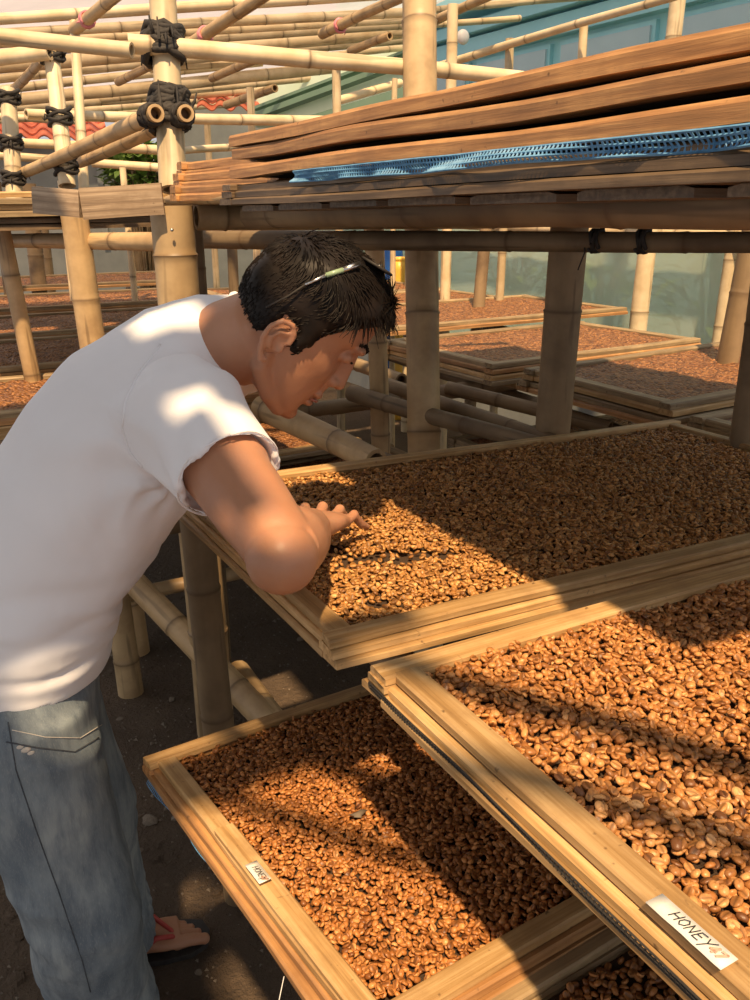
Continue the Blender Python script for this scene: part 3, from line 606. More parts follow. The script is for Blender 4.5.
# carrying rails below the trays
for k, (p0_, p1_, lab) in enumerate((((.50, -.25, .935), (.50, 1.62, .945), 'bamboo bearer under the near trays along the aisle'), ((1.45, -.25, .90), (1.45, 2.5, .925), 'bamboo bearer under the near trays on their far side'), ((.50, 2.35, .90), (.50, 6.4, .93), 'bamboo bearer along the aisle under the left row'), ((1.6, 2.6, .90), (1.6, 6.4, .93), 'bamboo bearer under the left row on its far side'), ((1.9, 1.4, .83), (1.9, 5.5, .93), 'bamboo bearer under the back right trays'), ((2.75, 1.4, .85), (2.75, 5.5, .93), 'bamboo bearer under the back right trays by the wall'), ((.40, -.3, .695), (.40, 1.12, .67), 'low bamboo bearer under the pulled-out lower tray'), ((1.3, -.3, .68), (1.3, 2.6, .60), 'low bamboo bearer deep under the lower trays'))):
    pole(p0_, p1_, .026, .024, lab, None, 'bam_old_shaded', .35, 10)

# ------------------------------------------------------------------ roof frame
gp = 'bamboo purlins of the roof'
ORD = ['first', 'second', 'third', 'fourth', 'fifth', 'sixth', 'seventh', 'eighth', 'ninth', 'tenth', 'eleventh', 'twelfth', 'thirteenth', 'fourteenth', 'fifteenth', 'sixteenth', 'seventeenth', 'eighteenth']
PUR = ((-25, 20, 385, -6, 3.5, 4.4, 10), (-25, 36, 402, 13, 3.9, 4.8, 9), (-25, 57, 402, 25, 4.5, 5.6, 8), (-25, 68, 402, 32, 4.8, 5.8, 12), (-25, 84, 402, 40, 5.4, 6.4, 8), (-25, 101, 337, 67, 5.4, 6.4, 11), (-25, 93, 262, 62, 6.3, 7.0, 8), (-5, 109, 275, 89, 7.0, 7.6, 8), (-5, 116, 235, 97, 7.8, 8.3, 7), (-5, 121, 232, 104, 8.6, 9.0, 6), (-25, 47, 402, 20, 4.2, 5.2, 7), (150, 70, 402, 48, 5.8, 6.6, 6), (100, 100, 335, 76, 6.6, 7.2, 6), (60, 106, 300, 82, 7.4, 7.9, 6), (420, 12, 620, -6, 5.4, 6.0, 7), (430, 25, 520, 18, 6.0, 6.3, 6))
rank = {k: r_ for r_, k in enumerate(sorted(range(len(PUR)), key=lambda k: (PUR[k][0] > 400, PUR[k][1]-(PUR[k][0]+25)*.07)))}
rank.update({k: r_ for r_, k in enumerate(k for k in range(len(PUR)) if PUR[k][0] > 400)})
for k, (x0_, y0_, x1_, y1_, d0, d1, w) in enumerate(PUR):
    lab = ORD[rank[k]]+' level bamboo roof purlin counted down from the top left'+(' above the teal building' if x0_ > 400 else '')
    q0, q1 = P(x0_, y0_, d0), P(x1_, y1_, d1)
    if x0_ < 0: q0 = q0-(q1-q0)*.45
    pole(q0, q1, w*d0/FOC/2*1.0, w*d1/FOC/2, lab, gp, 'bam_roof', .38, 10, 'roof_purlin')
gr = 'bamboo rafters of the roof'
RAF = ((74, 30, 135, -20, 3.3, 2.7, 12), (8, 96, 42, 60, 4.6, 3.6, 9), (186, 48, 275, -12, 3.3, 2.7, 12), (322, 34, 405, -4, 4.4, 3.7, 10), (212, 78, 262, 57, 5.2, 4.6, 8), (350, 51, 390, 36, 5.0, 4.7, 8), (436, 20, 500, -8, 4.6, 4.0, 9), (118, 82, 170, 56, 5.0, 4.4, 8), (226, 105, 275, 88, 6.5, 6.0, 8))
rk = {(q[0], q[1]): r_ for r_, q in enumerate(sorted(RAF))}
for x0_, y0_, x1_, y1_, d0, d1, w in (RAF):
    o = pole(P(x0_, y0_, d0), P(x1_, y1_, d1), w*d0/FOC/2, w*d1/FOC/2, ORD[rk[(x0_, y0_)]]+' slanting bamboo rafter from the left crossing the roof purlins', gr, 'bam', .3, 12, 'roof_rafter')
    if w > 9: lashing(o, P(x0_, y0_, d0).lerp(P(x1_, y1_, d1), .25), P(x1_, y1_, d1)-P(x0_, y0_, d0), w*d0/FOC/2*1.1, .02, 'pink', 3, 2)
pole(P(-20, 34, 2.2), P(132, 50, 2.16), .020, .019, 'long bamboo rail tied left of the mast high up', None, 'bam_roof', .42, 14)
pole(P(128, 44, 2.2), P(560, 82, 2.55), .024, .020, 'long bamboo rail tied to the mast and passing behind the tall post', None, 'bam_roof', .42, 14)
# two tied stub-ended poles
st1 = pole(P(156, 113, 2.17), P(8, 180, 3.3), .022, .019, 'bamboo pole with open sawn end tied left on the mast', None, 'bam', .25, 16)
st2 = pole(P(186, 113, 2.17), P(80, 163, 3.2), .021, .019, 'bamboo pole with open sawn end tied right on the mast', None, 'bam', .25, 16)
for o, q0, q1 in ((st1, P(156, 113, 2.17), P(8, 180, 3.3)), (st2, P(186, 113, 2.17), P(80, 163, 3.2))):
    e = (q1-q0).normalized(); lashing(o, q0+e*.035, e, .025, .045, turns=6, tails=3)
lp = pole(P(15, 205, 3.1), P(8, 90, 3.1), .030, .028, 'lashed bamboo mast at the far left edge above the trays', None, 'bam_roof', .4, 14, 'bamboo_post', cat='post')
for y in (98, 143, 178): lashing(lp, P(15-(205-y)*.06, y, 3.1), (0, 0, 1), .036, .045, turns=4, tails=3)
lp = pole(P(67, 186, 2.9), P(50, 45, 2.9), .028, .026, 'bamboo mast with three black lashings second from left', None, 'bam_roof', .4, 14, 'bamboo_post', cat='post')
for y in (54, 117, 166): lashing(lp, P(52+(y-54)*.12, y, 2.9), (0, 0, 1), .036, .05, turns=4, tails=4)
pole(P(84, 190, 3.3), P(74, 22, 3.3), .020, .019, 'thin unlashed bamboo upright between the two lashed masts', None, 'bam_roof', .4, 14, 'bamboo_post', cat='post')
for x0_, y0_, x1_, y1_, d0, d1, w, lab in ((-20, 60, 50, 52, 2.9, 2.85, 15, 'thick bamboo rail tied to the second mast at the upper left'), (26, 114, 340, 121, 3.3, 4.4, 10, 'level bamboo rail passing behind the mast below the roof'), (-10, 116, 78, 121, 3.6, 3.7, 7, 'thin bamboo rail at the left below the roof'),
        (20, 143, 172, 151, 3.3, 3.7, 9, 'level bamboo rail before the red tiled roof'), (-10, 155, 60, 160, 3.5, 3.6, 8, 'short bamboo rail at the left below the red tiles'), (92, 163, 170, 168, 4.38, 4.42, 8, 'bamboo rail just above the plank'), (168, 152, 235, 147, 2.28, 2.7, 7, 'bamboo rail right of the mast above the trays'),
        (336, 101, 400, 83, 4.6, 5.0, 8, 'slanting bamboo rail left of the tall post'), (440, 66, 690, -8, 4.6, 3.2, 8, 'long slanting bamboo rail before the teal building')):
    pole(P(x0_, y0_, d0), P(x1_, y1_, d1), w*d0/FOC/2, w*d1/FOC/2, lab, None, 'bam_roof', .36, 12)
for px, y0_, y1_, d, w, lab in ((338, 64, 205, 4.6, 9, 'bamboo upright against the mint green gable'), (255, 92, 200, 5.0, 8, 'thin bamboo upright left of the mint green gable'), (212, 118, 205, 5.4, 7, 'thinnest bamboo upright right of the mast'), (448, 18, 205, 4.6, 11, 'bamboo upright just right of the tall post'), (502, 48, 205, 4.4, 9, 'thin bamboo upright before the teal building, leftmost'), (571, 30, 205, 4.0, 9, 'bamboo upright before the teal building, in the middle'), (657, -20, 205, 4.1, 16, 'thick bamboo upright before the teal building at right'), (394, 84, 205, 5.0, 6, 'slim bamboo upright hidden half by the tall post'), (126, 168, 205, 4.4, 7, 'short bamboo upright before the foliage')):
    q = P(px, y1_, d); pole((q.x, q.y, 0 if px != 657 else 1.36), (q.x, q.y, P(px, y0_, d).z), w*d/FOC/2, None, lab, None, 'bam_roof', .33, 12, 'bamboo_post', cat='post')
# plastic roof sheet over the purlins
V = []; n1, n2 = 24, 14
for j in range(n2+1):
    for i in range(n1+1):
        u, w_ = -.45+1.45*i/n1, j/n2
        a = P(-40, 10, 3.6).lerp(P(-10, 108, 9.0), w_); bq = P(520, -22, 4.9).lerp(P(300, 84, 9.4), w_)
        c = a.lerp(bq, u); V.append(c+Vector((0, 0, .09+.03*nz(i*.5, j*.5))))
o = mesh('plastic_sheet', V, [(j*(n1+1)+i, j*(n1+1)+i+1, (j+1)*(n1+1)+i+1, (j+1)*(n1+1)+i) for j in range(n2) for i in range(n1)], M['roof_sheet']); tag(o, 'pale milky plastic sheet stretched over the bamboo roof', 'plastic sheet')

# added slat mat out of view, gaps shaped to shade man and trays
mat_ = empty('added_shade_mat', (-.6, .2, 2.2)); tag(mat_, 'added unseen slat mat above the aisle that shades the man', 'mat')
def mat_slab(xa, xb, ya, yb): slat('slat', mat_, ((xa+xb)/2+.6, (ya+yb)/2-.2, 0), xb-xa, yb-ya, .012, 0, 'slat_old', .001)
rows = [(-.6+.073*k, -.6+.073*(k+1)-.003, ((-1.3, -.21),)) for k in range(10)]+[(.13, .20, ((-1.3, .20),)), (.20, .268, ((-1.3, .03),)), (.27, .31, ((-1.3, -.16), (.02, .07))), (.31, .383, ((-1.3, -.29), (-.16, .07))), (.385, .453, ((-1.3, .07),)), (.455, .49, ((-1.3, .03), (.085, .19))),
        (.49, .573, ((-1.3, .215),)), (.575, .658, ((-1.3, .22),)), (.66, .733, ((-1.3, .06), (.16, .215)))]+[(.735+.073*k, .735+.073*(k+1)-.002, ((-1.3, .21+.01*math.sin(k)),)) for k in range(16)]
for ya, yb, xr in rows:
    for xa, xb in xr: mat_slab(xa, xb, ya, yb)
pole((-1.0, -.7, 2.165), (-1.0, 2.3, 2.165), .028, .026, 'added unseen bamboo carrier of the shade mat on the left', None, 'bam', .35, 10)  # carriers added only to hold the shade mat
pole((-.30, -.7, 2.165), (-.30, 2.3, 2.165), .022, .02, 'added unseen bamboo carrier of the shade mat on the right', None, 'bam', .35, 10)

for a, bq, r_, zt, lab in (((575, 792), (765, 848), .017, 2.05, 'added unseen bamboo pole overhead that shades the labelled tray'), ((420, 668), (610, 722), .022, 2.0, 'added unseen bamboo pole overhead that shades the tray corner')):  # each added pole set sunward so its shadow stripes the tray
    a, bq = PZ(*a, 1.03), PZ(*bq, 1.03); k = (zt-1.03)/SUN.z; e = (bq-a).normalized()
    pole(a+SUN*k-e*.5, bq+SUN*k+e*.5, r_, r_, lab, None, 'bam', .35, 10)
# ------------------------------------------------------------------ green sheet wall, buildings, plants
gw = empty('wall_right', (3.55, 1.5, 0)); tag(gw, 'green translucent plastic sheet wall behind the racks', kind='structure')
for k in range(8):
    y0_, y1_ = k*.72, (k+1)*.72+.01
    V = []
    for j in range(7):
        for i in range(5): V.append((.015*nz(i*.7+k*3, j*.6), y0_+(y1_-y0_)*i/4, .45+1.35*j/6))
    mesh('panel', V, [(j*5+i, j*5+i+1, (j+1)*5+i+1, (j+1)*5+i) for j in range(6) for i in range(4)], M['green_sheet'], gw)
lowm = MB().box((3.6, 4.0, .2), (.1, 6.0, .5)); tag(lowm.build('trim_1', M['greywall'], smooth=False), 'low concrete kerb under the green sheet wall', kind='structure')
def leaf_plant(name, c, n, spread, h, seed, label, cat='plant', zmin=.15, lsize=(.10, .035)):
    rg = random.Random(seed); t = empty(name, c); tag(t, label, cat)
    st = MB(); lf = MB()
    for k in range(n):
        a = rg.uniform(0, 6.28); rr = spread*math.sqrt(rg.random()); zz = h*rg.uniform(zmin, 1.0); p = Vector((rr*math.cos(a), rr*math.sin(a), zz))
        d = Vector((math.cos(a)*rg.uniform(.3, 1), math.sin(a)*rg.uniform(.3, 1), rg.uniform(-.3, .9))).normalized(); s = d.cross(Vector((0, 0, 1))).normalized()
        L, w_ = lsize[0]*rg.uniform(.6, 1.3), lsize[1]*rg.uniform(.7, 1.2); up_ = s.cross(d)
        lf.add([p, p+d*L*.5+s*w_, p+d*L-up_*L*.25, p+d*L*.5-s*w_, p+d*L*.5-up_*w_*.3], [(0, 1, 4), (1, 2, 4), (2, 3, 4), (3, 0, 4)])
        if k % 6 == 0: st.tube([(0, 0, 0), p*.5+Vector((0, 0, h*.1)), p], [.012, .008, .004], 5)
    lf.build('foliage', M['leaf'], t, False); st.build('stem', M['bam_old_shaded'], t); return t
for k, (y_, sc) in enumerate(((1.9, 1.0), (2.7, .9), (3.6, 1.1), (4.6, 1.0), (5.6, 1.0))):
    leaf_plant('shrub', (4.5, y_, .1), 220, .30*sc, 1.7*sc, 30+k, ['shrub seen blurred through the green sheet at the right edge', 'shrub seen blurred through the green sheet right of the bright thick post', 'shrub seen blurred through the green sheet left of the bright thick post', 'shrub seen blurred behind the green sheet near the thick middle post', 'shrub behind the far end of the green sheet wall'][k], lsize=(.22, .05))
leaf_plant('tree', (P(140, 170, 8.4).x, P(140, 170, 8.4).y, 0), 700, .32, 2.05, 5, 'leafy green tree glimpsed between the mast and the grey wall', 'tree', .80, (.12, .045))
leaf_plant('shrub', (P(390, 262, 7.9).x, P(390, 262, 7.9).y, 0), 160, .22, 1.75, 9, 'yellow-green banana-like plant by the blue barrel', 'plant', lsize=(.26, .07))
# blue barrel and yellow can seen between posts
def barrel(name, c, r, h, mat, label):
    t = empty(name, c); tag(t, label, 'barrel'); mb = MB(); prof = [(0, .94), (.05, 1), (.3, 1), (.33, 1.04), (.36, 1), (.64, 1), (.67, 1.04), (.7, 1), (.95, 1), (1, .94)]
    mb.tube([(0, 0, h*z) for z, _ in prof], [r*q for _, q in prof], 18); mb.build('body', M[mat], t); mb = MB(); mb.tube([(0, 0, h), (0, 0, h+.03)], [r*.9, r*.85], 18); mb.build('lid', M[mat], t)
c = P(390, 300, 6.2); barrel('barrel', (c.x, c.y, 0), .09, c.z+.40, 'blue', 'blue plastic barrel far behind between the slim and sunlit posts')
c = P(399, 298, 6.0); barrel('canister', (c.x, c.y, 0), .045, c.z+.25, 'yellow', 'yellow canister right beside the blue barrel')
# far grey wall with clay tile roof
w0, w1 = P(-80, 250, 9.0), P(335, 250, 10.5)
d_ = (w1-w0); d_.z = 0; Lw = d_.length; e_ = d_.normalized()
wl = empty('wall_back', (w0.x, w0.y, 0), (0, 0, math.atan2(e_.y, e_.x))); tag(wl, 'grey plastered wall of the house behind the racks', kind='structure')
MB().box((Lw/2, .1, 1.05), (Lw, .2, 2.1)).build('wall_face', M['greywall'], wl, False); MB().box((Lw*.78, -.1, 1.3), (Lw*.34, .2, 2.6)).build('wall_bay', M['greywall'], wl, False)
for k in range(3): MB().box((.5+k*1.4, -.01, 1.55), (.06, .05, 1.0)).build('wall_rib', M['greywall'], wl, False)
rf = empty('tiled_roof', (w0.x, w0.y, 2.12), (0, 0, math.atan2(e_.y, e_.x))); tag(rf, 'red clay tiled roof edge at the left behind the bamboo', 'roof')
tm = None
for r_ in range(4):
    for k in range(9):
        if tm is None:
            mb = MB(); V = []
            for j in range(2):
                for i in range(9):
                    u = i/8; V.append((u*.24, j*.24, .035*math.sin(u*2*math.pi)+(.02 if j == 0 else 0)))
            V2 = [(x, y_, z-.016) for x, y_, z in V]; Fq = [(i, i+1, 9+i+1, 9+i) for i in range(8)]+[(18+9+i, 18+9+i+1, 18+i+1, 18+i) for i in range(8)]+[(18+i, 18+i+1, i+1, i) for i in range(8)]
            o = mesh('tile', V+V2, Fq, M['tile'], rf, False); tm = o
        else: o = bpy.data.objects.new('tile', tm.data); link(o, rf)
        o.location = (-.1+k*.235, -.25+r_*.20, .02+r_*.085); o.rotation_euler = (Rd(22), 0, 0)
t2 = empty('tiled_roof', P(238, 108, 7.5), (0, 0, -.4)); tag(t2, 'small patch of red tiles between mast and mint gable', 'roof')
for r_ in range(2):
    for k in range(5):
        o = bpy.data.objects.new('tile', tm.data); link(o, t2); o.location = (-.35+k*.16, -.1+r_*.12, -.02+r_*.07); o.rotation_euler = (Rd(25), 0, 0); o.scale = (.7,)*3
# mint gable house
def quad_wall(name, pts, th, mat, parent=None):
    pts = [Vector(p) for p in pts]; n_ = (pts[1]-pts[0]).cross(pts[-1]-pts[0]).normalized()*th; k = len(pts)
    V = pts+[p+n_ for p in pts]; Fq = [tuple(range(k)), tuple(range(2*k-1, k-1, -1))]+[(i, k+i, k+(i+1) % k, (i+1) % k) for i in range(k)]
    o = mesh(name, V, Fq, M[mat], None, False)
    if parent: child_at(o, parent)
    return o
h = empty('mint_house', PZ(330, 300, 0)*1.0); h.location = (P(330, 120, 7.2).x, P(330, 120, 7.2).y, 0); tag(h, 'mint green house gable with dark green trim behind the tall post', 'house')
quad_wall('gable_wall', [P(258, 128, 7.6), P(425, 128, 6.6), P(425, 44, 6.6), P(300, 66, 7.3), P(264, 100, 7.6)], .1, 'mint', h)
for k in range(9):
    x = 272+k*17; da = 7.5-k*.1
    quad_wall('batten', [P(x, 127, da-.03), P(x+2.2, 127, da-.03), P(x+6.2, 88-k*3.5, da-.03), P(x+4, 89-k*3.5, da-.03)], .02, 'mint', h)
quad_wall('barge_trim', [P(258, 121, 7.4), P(425, 60, 6.4), P(425, 55, 6.4), P(258, 115, 7.4)], .06, 'mint_dark', h)
quad_wall('barge_trim', [P(258, 112, 7.4), P(425, 50, 6.4), P(425, 47, 6.4), P(258, 109, 7.4)], .06, 'mint_dark', h)
quad_wall('porch_shade', [P(300, 140, 6.6), P(425, 140, 6.2), P(425, 84, 6.2), P(300, 122, 6.6)], .05, 'mint_dark', h)  # dark green sheet standing in for shade under the porch
# teal building
tb = empty('teal_building', (5.6, 4, 0)); tag(tb, 'teal painted building with long fascia and dark windows at upper right', 'building')
MB().box((5.85, 5.5, 2.1), (.3, 10.5, 4.2)).build('wall_face', M['teal'], None, False)
o = bpy.data.objects['wall_face.001'] if 'wall_face.001' in bpy.data.objects else None
child_at(o, tb)
for z, d2, hh in ((3.00, .12, .16), (3.16, .2, .10), (3.36, .3, .16), (3.7, .1, .4)):
    child_at(MB().box((5.7-d2/2, 5.5, z), (d2, 10.5, hh)).build('fascia', M['teal'], None, False), tb)
for k in range(8):
    y_ = 1.0+k*1.25; w_ = MB().box((5.69, y_, 2.45), (.06, 1.12, .86)).build('window', M['teal'], None, False); child_at(w_, tb)
    pn = MB().box((5.65, y_, 2.45), (.02, 1.04, .78)).build('pane', M['glass'], None, False); pn.parent = w_; pn.matrix_parent_inverse = Matrix.Identity(4)
mb = MB(); c = P(463, 37, 5.4); mb.ell(c, (.045, .03, .045)); o = mb.build('wall_lamp', M['white'], None, origin=c); mb = MB(); mb.tube([(0, 0, 0), (.04, .06, .02), (.09, .16, .05)], [.016, .012, .02], 8); mb.build('bracket', M['white'], o); tag(o, 'small round white lamp beside the tall post under the teal eaves', 'lamp')
pole((3.47, 1.2, 1.36), (3.47, 6.6, 1.40), .03, .028, 'long bamboo top rail of the green sheet wall hidden behind the shelf', None, 'bam_roof', .35, 10)
# dangling bits under the shelf
mb = MB(); mb.tube([P(584, 243, 1.83), P(585, 252, 1.83), P(581, 262, 1.83), P(578, 270, 1.83)], .0016, 5); tag(mb.build('cord', M['net_black'], origin=None), 'short black cord dangling from the lowest shelf beam', 'cord')

# ------------------------------------------------------------------ the man
def fuse(mb, voxel, it, name, mat, parent=None, disp=None, fac=.5):
    me = bpy.data.meshes.new('tmp'); me.from_pydata([tuple(v) for v in mb.v], [], mb.f); me.update()
    o = bpy.data.objects.new('tmp', me); COL.objects.link(o)
    r = o.modifiers.new('r', 'REMESH'); r.mode = 'VOXEL'; r.voxel_size = voxel
    if it: s = o.modifiers.new('s', 'SMOOTH'); s.factor = fac; s.iterations = it
    dg = bpy.context.evaluated_depsgraph_get(); m2 = bpy.data.meshes.new_from_object(o.evaluated_get(dg))
    bpy.data.objects.remove(o); bpy.data.meshes.remove(me); m2.name = name
    if disp:
        nrm = np.zeros(len(m2.vertices)*3, 'f'); m2.vertex_normals.foreach_get('vector', nrm); co = np.zeros(len(m2.vertices)*3, 'f'); m2.vertices.foreach_get('co', co)
        nrm = nrm.reshape(-1, 3); co = co.reshape(-1, 3); dv = np.array([disp(Vector(c), Vector(n_)) for c, n_ in zip(co, nrm)], 'f'); co += nrm*dv[:, None]; m2.vertices.foreach_set('co', co.ravel()); m2.update()
    m2.materials.clear(); m2.materials.append(mat); m2.polygons.foreach_set('use_smooth', [True]*len(m2.polygons))
    return link(bpy.data.objects.new(name, m2), parent)
FY = Rd(-10); MF = Vector((math.cos(FY), math.sin(FY), 0)); ML = Vector((-math.sin(FY), math.cos(FY), 0)); MZ = Vector((0, 0, 1)); MP = Vector((.062, 1.265, 0))
def sag(a, l, z): return MP+MF*a+ML*l+MZ*z
man = empty('person', (MP.x, MP.y, 0)); tag(man, 'man in white t-shirt and faded jeans bending to touch drying beans', 'person')
def own(o): return child_at(o, man)
# --- spine sections: forward, height, lean, half depth, half width
SP = [(.032, .852, 6, .124, .160), (.038, .880, 8, .128, .166), (.06, .94, 18, .126, .164), (.095, 1.01, 28, .126, .162), (.14, 1.08, 37, .130, .168), (.19, 1.145, 44, .130, .174), (.240, 1.20, 50, .124, .177), (.285, 1.243, 53, .112, .164), (.322, 1.278, 55, .096, .130), (.352, 1.303, 55, .082, .100), (.378, 1.306, 63, .079, .088), (.400, 1.309, 70, .071, .080), (.414, 1.310, 74, .067, .075)]
def secs(scale=1.0, i0=0, i1=None, grow=0.0):
    out = []
    for a, z, ti, t_, w_ in SP[i0:i1]:
        ti = Rd(ti); out.append((sag(a, 0, z), (MF*math.cos(ti)-MZ*math.sin(ti))*(t_*scale+grow), ML*(w_*scale+grow)))
    return out
SHR = sag(.292, -.158, 1.245); SHL = sag(.292, .158, 1.245)
ELR = P(284, 552, .955); WRR = P(311, 527, 1.19)
# --- head
EAR = P(277, 345, 1.10); HP = Rd(49); HY = Rd(-21); HS = 1.02; GF = Vector((math.cos(HY), math.sin(HY), 0)); GL_ = Vector((-math.sin(HY), math.cos(HY), 0))
HF = (GF*math.cos(HP)-MZ*math.sin(HP)); HU = (GF*math.sin(HP)+MZ*math.cos(HP)); HO = EAR+GL_*.077
def hd(f, u, s=0.0): return HO+(HF*f+HU*u+GL_*s)*HS
HR = np.array([(-.071, .082, .055, .014), (-.065, .091, .025, .028), (-.050, .0935, .002, .043), (-.033, .092, -.018, .052), (-.013, .093, -.045, .060), (.005, .0925, -.066, .066), (.02, .091, -.076, .070), (.04, .087, -.083, .0735), (.058, .085, -.084, .075), (.074, .0895, -.083, .076), (.09, .091, -.079, .075), (.108, .087, -.070, .071), (.122, .078, -.056, .063), (.134, .064, -.038, .052), (.142, .048, -.020, .038), (.147, .032, .000, .020)])
def head_pt(u, th):
    fr, bk, w_ = (np.interp(u, HR[:, 0], HR[:, k]) for k in (1, 2, 3)); fc = fr-(fr-bk)*.52
    ct, st = math.cos(th), math.sin(th); e = 2/2.35; cx = math.copysign(abs(ct)**e, ct); sx_ = math.copysign(abs(st)**e, st)
    f = fc+(fr-fc if ct > 0 else fc-bk)*cx; s = w_*sx_*(1-.10*max(0, ct)*(1 if u < .07 else .4))
    for sg in (-1, 1):
        q = ((f-.084)/.02)**2+((u-.053)/.012)**2+((s-sg*.032)/.017)**2; f -= .008*math.exp(-q)
        q = ((f-.072)/.02)**2+((u-.022)/.014)**2+((s-sg*.045)/.016)**2; f += .004*math.exp(-q)
    return f, u, s
body = MB()
nt_, nh = 40, 36; HUu = np.concatenate([np.linspace(-.071, .12, nh-8), np.linspace(.126, .147, 8)])
V = []; HG = []
for u in HUu:
    for k in range(nt_):
        f, u_, s = head_pt(u, 2*math.pi*k/nt_); HG.append((f, u_, s)); V.append(hd(f, u_, s))
Fq = [(j*nt_+k, j*nt_+(k+1) % nt_, (j+1)*nt_+(k+1) % nt_, (j+1)*nt_+k) for j in range(nh-1) for k in range(nt_)]+[tuple(range(nt_-1, -1, -1)), tuple((nh-1)*nt_+k for k in range(nt_))]
body.add(V, Fq)
RH = Matrix((HF, GL_, HU)).transposed()
body.tube([hd(.086, .072), hd(.0935, .054), hd(.0995, .038), hd(.105, .024)], [.0085, .0092, .0105, .0108], 14); body.tube([hd(.080, .066), hd(.085, .050), hd(.090, .034), hd(.096, .019)], [.011, .0125, .014, .0135], 14); body.ell(hd(.1065, .0215), (.0115, .0105, .0098), RH); body.ell(hd(.092, .003), (.010, .015, .013), RH)
for sg in (-1, 1):
    body.ell(hd(.0965, .017, sg*.0125), (.0115, .007, .008), RH); body.ell(hd(.086, .074, sg*.027), (.010, .024, .008), RH)
    body.ell(hd(.080, .054, sg*.032), (.0105, .0125, .009), RH)
    # ear: plate, rim, lobe
    e0 = sg*.074; eo = lambda f, u: hd(f, u, e0+sg*(.012-.35*(f+.006)))
    body.ell(hd(-.008, .003, e0+sg*.004), (.014, .006, .022), RH)
    body.tube([eo(.010, .010), eo(.006, .024), eo(-.006, .032), eo(-.019, .027), eo(-.025, .012), eo(-.022, -.004), eo(-.013, -.018), eo(-.003, -.026), eo(.004, -.022)], [.0035, .0042, .0045, .0045, .0042, .0042, .0045, .0065, .005], 8)
    body.tube([eo(-.001, .020), eo(-.012, .014), eo(-.014, .002), eo(-.006, -.010)], .0033, 6); body.ell(eo(.007, -.002), (.004, .004, .007), RH)
body.ell(hd(.0955, -.010), (.0105, .021, .0068), RH); body.ell(hd(.094, -.0265), (.0105, .019, .0075), RH); body.ell(hd(.084, -.055), (.017, .017, .014), RH)
for sg in (-1, 1): body.tube([hd(-.002, -.012, sg*.055), hd(.008, -.036, sg*.05), hd(.045, -.056, sg*.036), hd(.075, -.063, sg*.016)], [.012, .014, .013, .011], 10)
# neck, trunk core
nb = sag(.335, 0, 1.285)
body.tube([nb-MF*.06-MZ*.05, nb, nb.lerp(hd(-.018, -.02), .5)+MZ*.004, hd(-.015, -.01), hd(-.005, .03)], [.075, .070, .0615, .061, .06], 36)
for sg in (-1, 1): body.tube([hd(-.035, -.005, sg*.052), nb+ML*sg*.035+MF*.045-MZ*.01], [.012, .012], 8)
body.loft(secs(.84, 0, -2), 24)
def limb(pts, rad, n=16):
    P_ = [Vector(p) for p in pts]; Q = []; R_ = []
    for i in range(len(P_)-1):
        for k in range(5):
            t = k/5; Q.append(P_[i].lerp(P_[i+1], t)); R_.append(rad[i]+(rad[i+1]-rad[i])*(t*t*(3-2*t)))
    Q.append(P_[-1]); R_.append(rad[-1]); body.tube(Q, R_, n)
# right arm: upper arm to elbow, forearm back to the tray
ua = ELR-SHR; fa = WRR-ELR
limb([SHR, SHR+ua*.30, SHR+ua*.62, ELR-ua*.06, ELR], [.060, .054, .049, .0425, .040], 28); body.ell(ELR-fa*.06-MZ*.006, (.041, .040, .040), None, 28, 18)
body.ell(SHR+ua*.45+MF*.006, (.0495, .0495, .0495), None, 28, 18); limb([ELR, ELR+fa*.22+MZ*.004, ELR+fa*.5, ELR+fa*.85, WRR], [.0405, .0445, .0405, .030, .0275], 28)
# right hand, fingers flat on the beans
hdir = Vector((.62, .76, -.10)).normalized(); hlat = Vector((.775, -.632, 0)); hup = hlat.cross(hdir).normalized()
if hup.z < 0: hup = -hup
zb = 1.026
def fing(o_, base, dr, L, r, drop):
    b_ = WRR+hdir*base[0]+hlat*base[1]+hup*base[2]; d = (hdir*math.cos(dr)+hlat*math.sin(dr)).normalized()
    p1 = b_+d*L*.42+hup*.006; p2 = b_+d*L*.74; p3 = b_+d*L
    p1.z = max(p1.z, zb+r); p2.z = zb+r+.004; p3.z = zb+r*.5-.001
    o_.tube([b_-d*.02, b_, p1, p2, p3], [r*1.05, r*1.12, r, r*.93, r*.72], 10); o_.ell(p3, (r*.78,)*3, None, 8, 6); o_.ell(p1+hup*.001, (r*1.08,)*3, None, 8, 6)
    return p2, p3, d
body.loft([(WRR-hdir*.012, hlat*.027, hup*.019), (WRR+hdir*.02+hup*-.004, hlat*.031, hup*.017), (WRR+hdir*.055-hup*.006, hlat*.040, hup*.0155), (WRR+hdir*.088-hup*.010, hlat*.041, hup*.0125)], 18, 2.6)
FN = [fing(body, (.088, -.031, -.010), -.22, .072, .0088, 0), fing(body, (.092, -.010, -.009), -.05, .080, .0090, 0), fing(body, (.088, .012, -.010), .14, .074, .0086, 0), fing(body, (.078, .032, -.012), .42, .060, .0078, 0)]
tb_ = WRR+hdir*.022-hlat*.026-hup*.006
body.tube([tb_, tb_+hdir*.028-hlat*.024-hup*.008, tb_+hdir*.055-hlat*.032-hup*.020, tb_+hdir*.074-hlat*.030-hup*.027], [.015, .0125, .0105, .008], 10)
